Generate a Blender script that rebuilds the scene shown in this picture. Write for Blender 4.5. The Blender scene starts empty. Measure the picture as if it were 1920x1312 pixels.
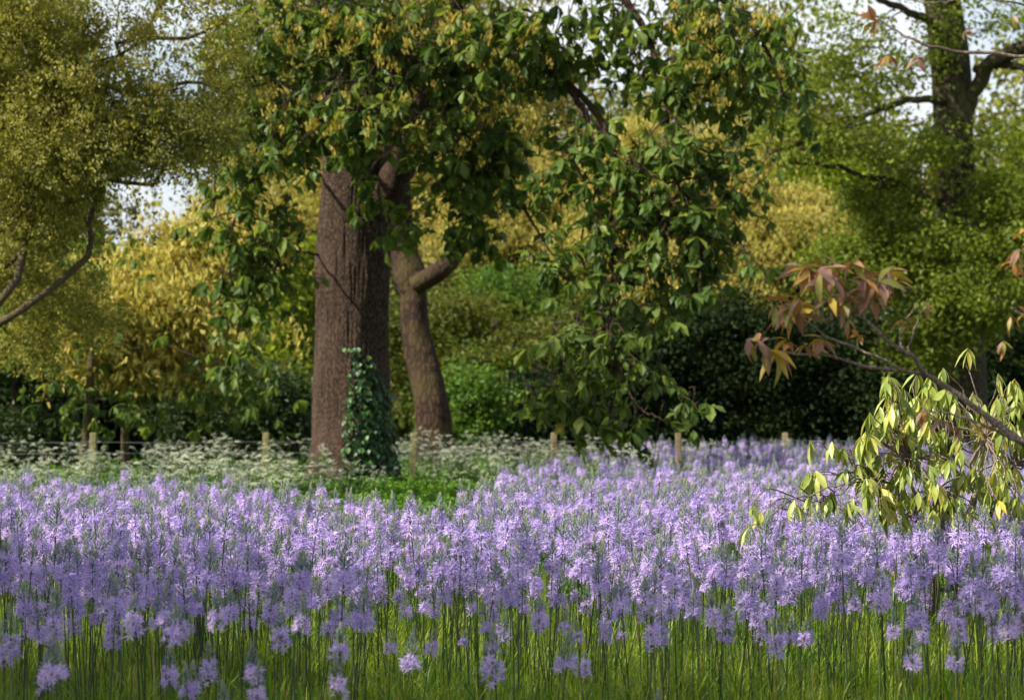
import bpy, math, random
import numpy as np
from math import radians as R, sin, cos, pi
from mathutils import Vector

random.seed(7)
rg = np.random.default_rng(7)
sc = bpy.context.scene

# ------------------------------------------------------------------ camera, sky, sun, exposure
CAM_H = 1.65
FPX = 1920 * 85 / 36.0                 # focal length in photo pixels
PITCH = math.atan((760 - 656) / FPX)   # horizon sits at photo row 760
cd = bpy.data.cameras.new("camera")
cam = bpy.data.objects.new("camera", cd)
sc.collection.objects.link(cam)
cam.location = (0, 0, CAM_H)
cam.rotation_euler = (pi / 2 + PITCH, 0, 0)
cd.lens = 85
cd.sensor_width = 36
cd.clip_start = 0.1
cd.clip_end = 3000
cd.dof.use_dof = True
cd.dof.focus_distance = 15.5
cd.dof.aperture_fstop = 3.5
sc.camera = cam

SUN_EL = 43.0
SUN_H = np.array([-0.91, -0.42])       # horizontal direction towards the sun
SUN_H = SUN_H / np.linalg.norm(SUN_H)
sdir = Vector((SUN_H[0] * cos(R(SUN_EL)), SUN_H[1] * cos(R(SUN_EL)), sin(R(SUN_EL))))
w = bpy.data.worlds.new("World")
sc.world = w
w.use_nodes = True
nt = w.node_tree
bgn = nt.nodes["Background"]
sky = nt.nodes.new("ShaderNodeTexSky")
sky.sky_type = 'NISHITA'
sky.sun_disc = False
sky.sun_elevation = R(SUN_EL)
sky.sun_rotation = math.atan2(sdir.x, sdir.y)
sky.air_density = 1.0
sky.dust_density = 2.5
tcw = nt.nodes.new("ShaderNodeTexCoord"); mpw = nt.nodes.new("ShaderNodeMapping"); mpw.inputs['Scale'].default_value = (2.2, 2.2, 5.0)
now = nt.nodes.new("ShaderNodeTexNoise"); now.inputs['Scale'].default_value = 1.4; now.inputs['Detail'].default_value = 7; now.inputs['Roughness'].default_value = .6
rpw = nt.nodes.new("ShaderNodeValToRGB"); rpw.color_ramp.elements[0].position = .30; rpw.color_ramp.elements[1].position = .52
mxw = nt.nodes.new("ShaderNodeMix"); mxw.data_type = 'RGBA'; mxw.inputs[7].default_value = (5.6, 5.9, 6.3, 1)     # bright broken cloud
nt.links.new(tcw.outputs['Generated'], mpw.inputs[0]); nt.links.new(mpw.outputs[0], now.inputs['Vector']); nt.links.new(now.outputs[0], rpw.inputs[0])
sxw = nt.nodes.new("ShaderNodeSeparateXYZ"); mrw = nt.nodes.new("ShaderNodeMapRange"); mrw.inputs[1].default_value = .22; mrw.inputs[2].default_value = .5; mrw.inputs[3].default_value = 1.0; mrw.inputs[4].default_value = .22
mlw = nt.nodes.new("ShaderNodeMath"); mlw.operation = 'MULTIPLY'      # the cloud bank stands low, clearer sky overhead
nt.links.new(tcw.outputs['Generated'], sxw.inputs[0]); nt.links.new(sxw.outputs[2], mrw.inputs[0]); nt.links.new(rpw.outputs[0], mlw.inputs[0]); nt.links.new(mrw.outputs[0], mlw.inputs[1])
nt.links.new(mlw.outputs[0], mxw.inputs[0]); nt.links.new(sky.outputs[0], mxw.inputs[6]); nt.links.new(mxw.outputs[2], bgn.inputs[0])
bgn.inputs[1].default_value = 0.10
sd = bpy.data.lights.new("sun", 'SUN')
sd.energy = 5.0
sd.angle = R(0.5)
sd.color = (1.0, 0.94, 0.84)
sun = bpy.data.objects.new("sun", sd)
sun.rotation_euler = sdir.to_track_quat('Z', 'Y').to_euler()
sun.location = (-30, -10, 40)
sc.collection.objects.link(sun)

sc.view_settings.view_transform = 'Standard'
sc.view_settings.look = 'None'
sc.view_settings.exposure = 0.85
sc.view_settings.gamma = 1.0
sc.render.engine = 'CYCLES'
sc.cycles.use_denoising = True
sc.cycles.max_bounces = 6
sc.cycles.diffuse_bounces = 3
sc.cycles.transmission_bounces = 4
sc.cycles.glossy_bounces = 2
sc.cycles.sample_clamp_indirect = 6

CP, SP = cos(PITCH), sin(PITCH)
def P(px, py, d):
    """point seen at photo pixel (px, py) at depth d metres"""
    u = (px - 960) / FPX; v = (656 - py) / FPX
    return np.array([u * d, d * (CP - v * SP), CAM_H + d * (SP + v * CP)])

# ------------------------------------------------------------------ mesh helpers
class Geo:
    def __init__(s):
        s.v = []; s.f = []; s.m = []; s.r = []; s.n = 0
    def add(s, v, f, r=0.5, m=0):
        v = np.asarray(v, float).reshape(-1, 3)
        s.v.append(v)
        for q in f: s.f.append(tuple(i + s.n for i in q))
        s.m += [m] * len(f)
        s.r.append(np.full(len(v), r) if np.isscalar(r) else np.asarray(r, float))
        s.n += len(v)
        return s
    def fin(s):
        V = np.concatenate(s.v) if s.v else np.zeros((0, 3))
        lt = np.array([len(q) for q in s.f], np.int32)
        li = np.array([i for q in s.f for i in q], np.int32)
        return dict(v=V, li=li, lt=lt, m=np.array(s.m, np.int32), r=np.concatenate(s.r) if s.r else np.zeros(0))

def join(gs):
    n = 0; out = dict(v=[], li=[], lt=[], m=[], r=[])
    for g in gs:
        out['v'].append(g['v']); out['li'].append(g['li'] + n); out['lt'].append(g['lt'])
        out['m'].append(g['m']); out['r'].append(g['r']); n += len(g['v'])
    return {k: np.concatenate(a) for k, a in out.items()}

def scatter(g, M, T, inst_r=None, mix=0.5):
    """k copies of template g; M (k,3,3), T (k,3)"""
    k = len(T); n = len(g['v'])
    V = (np.einsum('kij,nj->kni', M, g['v']) + T[:, None, :]).reshape(-1, 3)
    li = (g['li'][None, :] + (np.arange(k) * n)[:, None]).reshape(-1)
    r = np.tile(g['r'], k)
    if inst_r is not None: r = r * (1 - mix) + np.repeat(inst_r, n) * mix
    return dict(v=V, li=li, lt=np.tile(g['lt'], k), m=np.tile(g['m'], k), r=r)

def scatter_multi(ts, M, T, inst_r=None, mix=0.5):
    pick = rg.integers(0, len(ts), len(T))
    o = []
    for i, t in enumerate(ts):
        s = pick == i
        if s.any(): o.append(scatter(t, M[s], T[s], None if inst_r is None else inst_r[s], mix))
    return join(o)

def mesh_of(name, g, mats, smooth=False):
    me = bpy.data.meshes.new(name)
    nv, nl, nf = len(g['v']), len(g['li']), len(g['lt'])
    me.vertices.add(nv); me.vertices.foreach_set('co', g['v'].astype(np.float32).ravel())
    me.loops.add(nl); me.loops.foreach_set('vertex_index', g['li'].astype(np.int32))
    me.polygons.add(nf)
    ls = np.concatenate([[0], np.cumsum(g['lt'])[:-1]]).astype(np.int32) if nf else np.zeros(0, np.int32)
    me.polygons.foreach_set('loop_start', ls)
    for m in mats: me.materials.append(m)
    me.polygons.foreach_set('material_index', g['m'].astype(np.int32))
    me.polygons.foreach_set('use_smooth', np.full(nf, smooth))
    a = me.attributes.new('rnd', 'FLOAT', 'POINT'); a.data.foreach_set('value', g['r'].astype(np.float32))
    me.update(calc_edges=True)
    return me

def link(o, parent=None):
    sc.collection.objects.link(o)
    if parent is not None: o.parent = parent
    return o
def obj(name, g, mats, parent=None, smooth=False):
    if not isinstance(mats, (list, tuple)): mats = [mats]
    return link(bpy.data.objects.new(name, mesh_of(name, g, mats, smooth)), parent)
def tag(o, label, cat, group=None, kind=None):
    if label: o['label'] = label
    if cat: o['category'] = cat
    if group: o['group'] = group
    if kind: o['kind'] = kind
    return o
def empty(name, loc, label, cat, group=None):
    o = bpy.data.objects.new(name, None); o.location = loc; o.empty_display_size = 0.2
    link(o); return tag(o, label, cat, group)

def rotz(a):
    a = np.asarray(a, float); c, s = np.cos(a), np.sin(a); z = np.zeros_like(a); o = np.ones_like(a)
    return np.stack([np.stack([c, -s, z], -1), np.stack([s, c, z], -1), np.stack([z, z, o], -1)], -2)
def rotx(a):
    a = np.asarray(a, float); c, s = np.cos(a), np.sin(a); z = np.zeros_like(a); o = np.ones_like(a)
    return np.stack([np.stack([o, z, z], -1), np.stack([z, c, -s], -1), np.stack([z, s, c], -1)], -2)
def roty(a):
    a = np.asarray(a, float); c, s = np.cos(a), np.sin(a); z = np.zeros_like(a); o = np.ones_like(a)
    return np.stack([np.stack([c, z, s], -1), np.stack([z, o, z], -1), np.stack([-s, z, c], -1)], -2)
def rnd_rot(k, tilt=0.4):
    return rotz(rg.uniform(0, 2 * pi, k)) @ rotx(rg.normal(0, tilt, k)) @ rotz(rg.uniform(0, 2 * pi, k))

def tube(pts, rad, n=6, r=0.5, m=0, cap=True, disp=None):
    pts = np.asarray(pts, float); k = len(pts); rad = np.broadcast_to(np.asarray(rad, float), (k,))
    T = np.gradient(pts, axis=0); T /= np.linalg.norm(T, axis=1)[:, None] + 1e-9
    ref = np.array([0.0, 1.0, 0.0]) if abs(T[0][1]) < 0.9 else np.array([1.0, 0, 0])
    g = Geo(); V = []
    A = np.cross(T[0], ref); A /= np.linalg.norm(A)
    th = np.arange(n) * 2 * pi / n
    for i in range(k):
        A = A - T[i] * (A @ T[i]); A /= np.linalg.norm(A) + 1e-9
        B = np.cross(T[i], A)
        rr = rad[i] * (disp(th, i) if disp else 1.0) * np.ones(n)
        V.append(pts[i] + rr[:, None] * (np.cos(th)[:, None] * A + np.sin(th)[:, None] * B))
    F = [(i * n + j, i * n + (j + 1) % n, (i + 1) * n + (j + 1) % n, (i + 1) * n + j) for i in range(k - 1) for j in range(n)]
    if cap: F += [tuple(range(n))[::-1], tuple((k - 1) * n + j for j in range(n))]
    g.add(np.concatenate(V), F, r, m)
    return g.fin()

def smoothline(p, n=20, jit=0.0):
    """Catmull-Rom through rows of p (any number of columns)"""
    p = np.asarray(p, float); q = np.vstack([2 * p[0] - p[1], p, 2 * p[-1] - p[-2]])
    o = []; seg = len(p) - 1
    for i in range(n):
        t = i / (n - 1) * seg; k = min(int(t), seg - 1); u = t - k
        a, b, c, d = q[k], q[k + 1], q[k + 2], q[k + 3]
        o.append(0.5 * ((2 * b) + (-a + c) * u + (2 * a - 5 * b + 4 * c - d) * u * u + (-a + 3 * b - 3 * c + d) * u ** 3))
    o = np.array(o)
    if jit: o[1:-1, :3] += rg.normal(0, jit, (n - 2, 3))
    return o

# ------------------------------------------------------------------ leaf templates (base at origin, along +X)
def leaf(g, L, W, M, T, r, m=0, curve=0.3, fold=0.25, shape='obovate', rows=4):
    ts = np.linspace(0, 1, rows + 1)
    if shape == 'obovate': wd = np.interp(ts, [0, .25, .65, .85, 1], [.06, .5, 1, .8, .05])
    elif shape == 'lance': wd = np.interp(ts, [0, .3, .55, 1], [.1, .85, 1, .02])
    else: wd = np.interp(ts, [0, .35, .7, 1], [.08, 1, .75, .02])
    V = []
    for t, q in zip(ts, wd):
        x = L * (t - 0.08 * curve * t * t); z = -curve * L * t * t
        hw = q * W / 2
        V += [(x, hw, z + fold * hw), (x, 0, z), (x, -hw, z + fold * hw)]
    F = []
    for i in range(rows):
        a = 3 * i
        F += [(a, a + 1, a + 4, a + 3), (a + 1, a + 2, a + 5, a + 4)]
    V = np.array(V) @ np.asarray(M).T + T
    g.add(V, F, r, m)

def whorl(n, L, W, pitch, spread=0.25, shape='obovate', rows=3, curve=0.35, seed=0, m=0, stem=0.0):
    """leaf rosette at a twig tip; pitch = how far the leaves hang"""
    rr = np.random.default_rng(seed); g = Geo()
    a0 = rr.uniform(0, 6.28)
    for i in range(n):
        az = a0 + i * 2 * pi / n + rr.normal(0, .2)
        pt = pitch + rr.normal(0, spread); s = rr.uniform(.7, 1.1)
        M = rotz(az) @ roty(pt) @ rotx(rr.normal(0, .35))
        leaf(g, L * s, W * s * rr.uniform(.85, 1.1), M, (0, 0, rr.uniform(-.02, .01)), rr.random(), m, curve * rr.uniform(.4, 1.5), .3, shape, rows)
    return g.fin()

def spray(n, rad, L, W, seed, hang=0.4):
    """a spray of small leaves for foliage further off, one folded face pair per leaf"""
    rr = np.random.default_rng(seed); g = Geo()
    for i in range(n):
        p = rr.normal(0, rad * .5, 3) * (1, 1, .55)
        M = rotz(rr.uniform(0, 6.28)) @ roty(rr.normal(hang, .6)) @ rotx(rr.normal(0, .6))
        s = rr.uniform(.6, 1.2)
        v = np.array([(0, 0, 0), (L * .45, W / 2, .1 * W), (L, 0, -L * .15), (L * .45, -W / 2, .1 * W)]) * s
        g.add(v @ M.T + p, [(0, 1, 2), (0, 2, 3)], rr.random(), 0)
    return g.fin()

def catkins(n, rad, L, seed, m=1):
    rr = np.random.default_rng(seed); g = Geo()
    for i in range(n):
        p = rr.normal(0, rad * .5, 3); l = L * rr.uniform(.6, 1.2); w_ = 0.012 * rr.uniform(.8, 1.4) * L / .09
        a = rr.uniform(0, 6.28); dx, dy = cos(a) * w_, sin(a) * w_; sx, sy = rr.normal(0, .2 * l, 2)
        v = [(-dx, -dy, 0), (dx, dy, 0), (dx + sx * .5, dy + sy * .5, -l * .5), (-dx + sx * .5, -dy + sy * .5, -l * .5), (sx, sy, -l)]
        g.add(np.array(v) + p, [(0, 1, 2, 3), (3, 2, 4)], rr.random(), m)
    return g.fin()

# ------------------------------------------------------------------ materials
def new_mat(name):
    m = bpy.data.materials.new(name); m.use_nodes = True
    n = m.node_tree.nodes; n.clear()
    return m, n, m.node_tree.links
def ramp_node(n, cols):
    r = n.new('ShaderNodeValToRGB'); e = r.color_ramp.elements
    while len(e) < len(cols): e.new(0.5)
    for i, c in enumerate(cols):
        if len(c) == 4: e[i].position = c[3]
        else: e[i].position = i / max(1, len(cols) - 1)
        e[i].color = (c[0], c[1], c[2], 1)
    return r
def leaf_mat(name, cols, trans=0.35, rough=0.5, spec=0.4, tcol=(1.25, 1.15, .6), inst=False, vein=0.0):
    m, n, l = new_mat(name)
    out = n.new('ShaderNodeOutputMaterial'); p = n.new('ShaderNodeBsdfPrincipled'); t = n.new('ShaderNodeBsdfTranslucent')
    mx = n.new('ShaderNodeMixShader'); at = n.new('ShaderNodeAttribute'); at.attribute_name = 'rnd'
    rp = ramp_node(n, cols); src = at.outputs['Fac']
    if inst:
        oi = n.new('ShaderNodeObjectInfo'); ad = n.new('ShaderNodeMix'); ad.data_type = 'FLOAT'; ad.inputs[0].default_value = .45
        l.new(at.outputs['Fac'], ad.inputs[2]); l.new(oi.outputs['Random'], ad.inputs[3]); src = ad.outputs[0]
    l.new(src, rp.inputs[0])
    col = rp.outputs[0]
    if vein:
        no = n.new('ShaderNodeTexNoise'); no.inputs['Scale'].default_value = vein; no.inputs['Detail'].default_value = 3
        g_ = n.new('ShaderNodeNewGeometry'); l.new(g_.outputs['Position'], no.inputs['Vector'])
        hs = n.new('ShaderNodeHueSaturation'); mr = n.new('ShaderNodeMapRange'); mr.inputs[3].default_value = .65; mr.inputs[4].default_value = 1.35
        l.new(no.outputs[0], mr.inputs[0]); l.new(mr.outputs[0], hs.inputs['Value']); l.new(col, hs.inputs['Color']); col = hs.outputs[0]
    l.new(col, p.inputs['Base Color'])
    vm = n.new('ShaderNodeVectorMath'); vm.operation = 'MULTIPLY'; vm.inputs[1].default_value = tcol
    l.new(col, vm.inputs[0]); l.new(vm.outputs[0], t.inputs[0])
    p.inputs['Roughness'].default_value = rough; p.inputs['Specular IOR Level'].default_value = spec
    mx.inputs[0].default_value = trans
    l.new(p.outputs[0], mx.inputs[1]); l.new(t.outputs[0], mx.inputs[2]); l.new(mx.outputs[0], out.inputs[0])
    return m
def bark_mat(name, c1, c2, scale=6, stretch=0.12, bump=0.6, moss=None):
    m, n, l = new_mat(name)
    out = n.new('ShaderNodeOutputMaterial'); p = n.new('ShaderNodeBsdfPrincipled'); g_ = n.new('ShaderNodeNewGeometry')
    mp = n.new('ShaderNodeMapping'); mp.inputs['Scale'].default_value = (scale, scale, scale * stretch)
    l.new(g_.outputs['Position'], mp.inputs['Vector'])
    no = n.new('ShaderNodeTexNoise'); no.inputs['Scale'].default_value = 1.6; no.inputs['Detail'].default_value = 8; no.inputs['Roughness'].default_value = .65
    vo = n.new('ShaderNodeTexVoronoi'); vo.feature = 'DISTANCE_TO_EDGE'; vo.inputs['Scale'].default_value = 2.2
    no2 = n.new('ShaderNodeTexNoise'); no2.inputs['Scale'].default_value = 1.1; no2.inputs['Detail'].default_value = 4
    l.new(mp.outputs[0], no.inputs['Vector']); l.new(mp.outputs[0], vo.inputs['Vector']); l.new(g_.outputs['Position'], no2.inputs['Vector'])
    ml = n.new('ShaderNodeMath'); ml.operation = 'MULTIPLY'; mr = n.new('ShaderNodeMapRange'); mr.inputs[2].default_value = .25
    l.new(vo.outputs[0], mr.inputs[0]); l.new(mr.outputs[0], ml.inputs[0]); l.new(no.outputs[0], ml.inputs[1])
    rp = ramp_node(n, [(*c1, .24), (*c2, .56)]); l.new(ml.outputs[0], rp.inputs[0]); mr.inputs[3].default_value = .35
    mx = n.new('ShaderNodeMix'); mx.data_type = 'RGBA'
    l.new(rp.outputs[0], mx.inputs[6]); mx.inputs[7].default_value = (*(moss or c2), 1)
    mr2 = n.new('ShaderNodeMapRange'); mr2.inputs[1].default_value = .45; mr2.inputs[2].default_value = .7; mr2.inputs[4].default_value = .7 if moss else .3
    l.new(no2.outputs[0], mr2.inputs[0]); l.new(mr2.outputs[0], mx.inputs[0]); l.new(mx.outputs[2], p.inputs['Base Color'])
    bp = n.new('ShaderNodeBump'); bp.inputs['Strength'].default_value = bump; bp.inputs['Distance'].default_value = .05
    l.new(ml.outputs[0], bp.inputs['Height']); l.new(bp.outputs[0], p.inputs['Normal'])
    p.inputs['Roughness'].default_value = .9; p.inputs['Specular IOR Level'].default_value = .15
    l.new(p.outputs[0], out.inputs[0])
    return m

M = {}
M['bark'] = bark_mat('oak_bark', (.022, .014, .009), (.175, .115, .08), 26, .17, 1.0)
M['bark2'] = bark_mat('smooth_brown_bark', (.02, .012, .008), (.065, .038, .023), 5, .35, .8, (.07, .055, .02))
M['bark_pale'] = bark_mat('lichen_bark', (.03, .026, .014), (.105, .088, .05), 6, .3, .8, (.08, .085, .022))
M['bark_dark'] = bark_mat('dark_bark', (.02, .014, .009), (.07, .05, .032), 8, .3, .5)
M['twig'] = bark_mat('twig_bark', (.05, .04, .022), (.13, .10, .055), 20, .4, .3)
M['twig_grey'] = bark_mat('grey_twig_bark', (.12, .09, .07), (.30, .23, .18), 30, .4, .3)
M['oakleaf'] = leaf_mat('oak_leaf', [(.04, .075, .018, 0), (.085, .145, .026, .35), (.15, .22, .038, .65), (.24, .29, .055, .9), (.30, .22, .03, 1)], .5, .45, .25)
M['tuft'] = leaf_mat('yellow_catkin', [(.22, .18, .025), (.34, .28, .04), (.42, .36, .09)], .3, .7, .2)
M['gold'] = leaf_mat('gold_leaf', [(.08, .10, .015), (.18, .19, .035), (.30, .29, .07)], .35, .6, .25)
M['goldcat'] = leaf_mat('gold_catkin', [(.28, .24, .04), (.46, .40, .09), (.58, .52, .17)], .35, .7, .2)
M['olive'] = leaf_mat('olive_leaf', [(.07, .10, .018), (.17, .19, .035), (.31, .31, .07), (.46, .42, .14)], .5, .55, .3)
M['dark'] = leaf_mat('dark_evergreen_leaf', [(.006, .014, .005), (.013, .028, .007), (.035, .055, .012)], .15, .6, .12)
M['darkmid'] = leaf_mat('shrub_leaf', [(.012, .03, .008), (.03, .06, .012), (.07, .10, .018)], .25, .5, .35)
M['lime'] = leaf_mat('lime_leaf', [(.12, .18, .015), (.24, .32, .02), (.38, .44, .05)], .45, .5, .3)
M['fresh'] = leaf_mat('fresh_green_leaf', [(.03, .08, .010), (.08, .16, .018), (.16, .26, .025)], .4, .5, .3)
M['moss'] = leaf_mat('moss_green_leaf', [(.07, .11, .012), (.17, .23, .025), (.30, .36, .05)], .5, .5, .3)
M['olivegreen'] = leaf_mat('olive_green_leaf', [(.03, .05, .008), (.09, .11, .014), (.19, .19, .025)], .35, .5, .25)
M['copper'] = leaf_mat('copper_leaf', [(.07, .02, .025), (.14, .045, .05), (.2, .09, .07)], .35, .5, .3)
M['farleaf'] = leaf_mat('woodland_leaf', [(.08, .11, .015), (.17, .19, .025), (.30, .28, .05)], .35, .6, .2)
M['rhodo'] = leaf_mat('rhododendron_leaf', [(.12, .20, .03, 0), (.30, .37, .07, .4), (.50, .54, .14, .8), (.66, .54, .09, .93), (.7, .46, .06, 1)], .42, .38, .45, (1.2, 1.1, .5), vein=25)
M['redleaf'] = leaf_mat('bronze_leaf', [(.19, .10, .07, 0), (.30, .18, .12, .3), (.34, .17, .04, .48), (.20, .22, .04, .62), (.50, .34, .05, .9)], .35, .45, .4, (1.3, 1.0, .5), vein=18)
M['ivy'] = leaf_mat('ivy_leaf', [(.012, .035, .012), (.03, .085, .018), (.09, .19, .04)], .15, .4, .35)
M['petal'] = leaf_mat('camas_petal', [(.37, .27, .62), (.50, .385, .74), (.66, .54, .84), (.70, .50, .78)], .35, .55, .25, (1.05, .95, 1.1), inst=True)
M['bud'] = leaf_mat('camas_bud', [(.22, .22, .36, 0), (.26, .30, .30, .4), (.38, .44, .26, .75), (.58, .62, .34, 1)], .3, .6, .25, (1, 1, .8))
M['anther'] = leaf_mat('camas_anther', [(.55, .48, .12), (.65, .6, .25)], .2, .6)
M['stem'] = leaf_mat('camas_stem', [(.025, .04, .018), (.05, .075, .022), (.06, .09, .03)], .05, .5, .3)
M['grass'] = leaf_mat('grass_blade', [(.04, .11, .012, 0), (.11, .22, .018, .3), (.23, .33, .026, .6), (.34, .40, .04, .82), (.42, .34, .14, .93), (.3, .11, .05, 1)], .45, .45, .35, (1.3, 1.25, .5), inst=True)
M['herb'] = leaf_mat('herb_leaf', [(.04, .11, .012), (.10, .22, .018), (.19, .34, .03)], .45, .5, .3, inst=True)
M['umbel'] = leaf_mat('parsley_floret', [(.60, .64, .46), (.74, .77, .60), (.80, .80, .70)], .35, .7, .2, (1, 1, .9))
def plain(name, c, rough=.7, noise=8, var=.35, metal=0):
    m, n, l = new_mat(name); out = n.new('ShaderNodeOutputMaterial'); p = n.new('ShaderNodeBsdfPrincipled')
    g_ = n.new('ShaderNodeNewGeometry'); no = n.new('ShaderNodeTexNoise'); no.inputs['Scale'].default_value = noise; no.inputs['Detail'].default_value = 6
    l.new(g_.outputs['Position'], no.inputs['Vector'])
    rp = ramp_node(n, [tuple(x * (1 - var) for x in c) + (.3,), tuple(min(1, x * (1 + var)) for x in c) + (.7,)])
    l.new(no.outputs[0], rp.inputs[0]); l.new(rp.outputs[0], p.inputs['Base Color'])
    p.inputs['Roughness'].default_value = rough; p.inputs['Metallic'].default_value = metal
    l.new(p.outputs[0], out.inputs[0]); return m
M['soil'] = plain('meadow_soil', (.035, .045, .015), .95, 3, .5)
M['post'] = plain('post_timber', (.19, .15, .07), .85, 14, .3)
M['shaded_green_post'] = plain('shaded_green_post_timber', (.16, .15, .05), .9, 10, .35)  # left-hand posts: greenish timber, with the shade of the trees put into the colour
M['wire'] = plain('fence_wire', (.30, .30, .29), .45, 5, .2, .7)

# ------------------------------------------------------------------ ground
def ground():
    xs = np.concatenate([[-900, -400, -150, -60], np.linspace(-30, 30, 41), [60, 150, 400, 900]])
    ys = np.concatenate([[-300, -80, -20], np.linspace(0, 80, 61), [110, 200, 500, 1500]])
    X, Y = np.meshgrid(xs, ys); Z = .03 * np.sin(X * .9 + Y * .3) * np.cos(Y * .5)
    V = np.stack([X.ravel(), Y.ravel(), Z.ravel()], 1); nx = len(xs)
    F = [(j * nx + i, j * nx + i + 1, (j + 1) * nx + i + 1, (j + 1) * nx + i) for j in range(len(ys) - 1) for i in range(nx - 1)]
    g = Geo(); g.add(V, F); o = obj('ground', g.fin(), M['soil'], smooth=True); o['kind'] = 'structure'
ground()

# ------------------------------------------------------------------ trees
def clumps(blobs, per=1.0, cr=0.16):
    """clump centres inside pixel-placed ellipsoids: (px, py, rx, ry, d, depth_radius_m, n)"""
    C = []; RR = []
    for (px, py, rx, ry, d, rd, n) in blobs:
        c = P(px, py, d); a, b = rx * d / FPX, ry * d / FPX
        n = int(n * per)
        u = rg.normal(0, 1, (n, 3)); u /= np.linalg.norm(u, axis=1)[:, None]
        rad = rg.uniform(.15, 1, n) ** .45
        q = c + u * rad[:, None] * np.array([a, rd, b])
        C.append(q); RR.append(np.full(n, cr) * rg.uniform(.6, 1.4, n))
    return np.concatenate(C), np.concatenate(RR)

def foliage(C, RR, k, templates, scale=(.8, 1.2), tilt=.5, flat=.7, mix=.55, zmin=.25):
    n = len(C) * k
    stray = np.where(rg.random(n) < .18, 2.6, 1.0)[:, None]      # loose sprigs break the outline
    T = np.repeat(C, k, 0) + rg.normal(0, 1, (n, 3)) * np.repeat(RR, k)[:, None] * (1, 1, flat) * stray
    T[:, 2] = np.maximum(T[:, 2], zmin + rg.uniform(0, .3, n))
    Mx = rnd_rot(n, tilt) * rg.uniform(*scale, n)[:, None, None]
    ir = np.clip(np.repeat(rg.random(len(C)), k) * .6 + rg.random(n) * .4, 0, 1)
    return scatter_multi(templates, Mx, T, ir, mix)

def limb(a, b, r0, r1, n=6, sag=0.0, wob=0.05, k=9):
    a, b = np.asarray(a), np.asarray(b); L = np.linalg.norm(b - a)
    t = np.linspace(0, 1, k)[:, None]; p = a + (b - a) * t
    p[:, 2] += sag * L * np.sin(t[:, 0] * pi)
    p[1:-1] += rg.normal(0, wob * L / 3, (k - 2, 3))
    return tube(smoothline(p, 2 * k - 1), np.linspace(r0, r1, 2 * k - 1), n)

def auto_tree(name, label, cat, base, rad, top, blobs, k, templates, fm, bm, cr=.2, per=1.5, group=None, tl=.5, zmin=.25, flat=.7, twig_r=.02, twigs=True):
    base = np.array([base[0], base[1], 0.0]); top = np.asarray(top)
    o = empty(name, tuple(base), label, cat, group)
    off = -base
    parts = []
    line = smoothline([base + (0, 0, -.2), base * .65 + top * .35 + rg.normal(0, .1, 3), top], 14)
    parts.append(tube(line, np.linspace(rad * 1.25, rad * .45, 14), 12))
    C, RR = clumps(blobs, per, cr)
    for b in blobs:
        c = P(b[0], b[1], b[4]); j = rg.integers(5, 13)
        parts.append(limb(line[j], c, rad * .38, rad * .12, 7, .12, .12))
        if twigs:
            d = np.linalg.norm(C - c, axis=1); near = np.argsort(d)[:max(4, int(b[6] * .4))]
            for i in near:
                parts.append(limb(c, C[i], twig_r, twig_r * .3, 4, .06, .1, 5))
    g = join(parts); g['v'] = g['v'] + off
    obj('trunk', g, bm, o, True)
    f = foliage(C, RR, k, templates, tilt=tl, zmin=zmin, flat=flat)
    f['v'] = f['v'] + off
    obj('crown', f, fm, o)
    return o

SP_S = [spray(10, .34, .14, .08, s) for s in (1, 2, 3)]
SP_M = [spray(10, .42, .19, .115, s) for s in (4, 5, 6)]
SP_T = [spray(14, .15, .062, .038, s) for s in (7, 8, 9)]
CK = [join([spray(8, .34, .11, .06, s), catkins(18, .34, .12, s)]) for s in (11, 12, 13)]
CKL = [join([spray(10, .35, .07, .04, s), catkins(12, .35, .08, s)]) for s in (14, 15, 16)]

# --- far wood behind everything
def woodland():
    prof = [(-500, -150), (120, -150), (165, 330), (200, 490), (380, 500), (420, 330), (450, -50), (560, -150), (900, -150), (970, 40), (1010, 170), (1210, 200), (1260, 60), (1330, -60), (1420, 0), (1480, 70), (1560, 110), (1640, 220), (1750, 270), (1850, 210), (2000, 60), (2400, -50)]
    C = []
    for px in np.arange(-450, 2400, 9.0):
        yt = np.interp(px, [p[0] for p in prof], [p[1] for p in prof])
        for j in range(int((860 - yt) / 62)):
            py = yt + (860 - yt) * rg.uniform(0, 1) ** .9 + rg.normal(0, 14)
            if py < 230 and rg.random() < .35: continue
            C.append(P(px + rg.normal(0, 12), py, rg.uniform(105, 125)))
    C = np.array(C); RR = np.full(len(C), .8)
    f = foliage(C, RR, 6, [spray(12, .9, .42, .26, s) for s in (21, 22, 23)], tilt=.6)
    tag(obj('distant_woodland', f, M['farleaf']), 'hazy mass of yellow-green woodland far behind the hedge and trees', 'woodland', kind='stuff')
woodland()

def XY(px, d): 
    p = P(px, 760, d); return (p[0], p[1])

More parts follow.
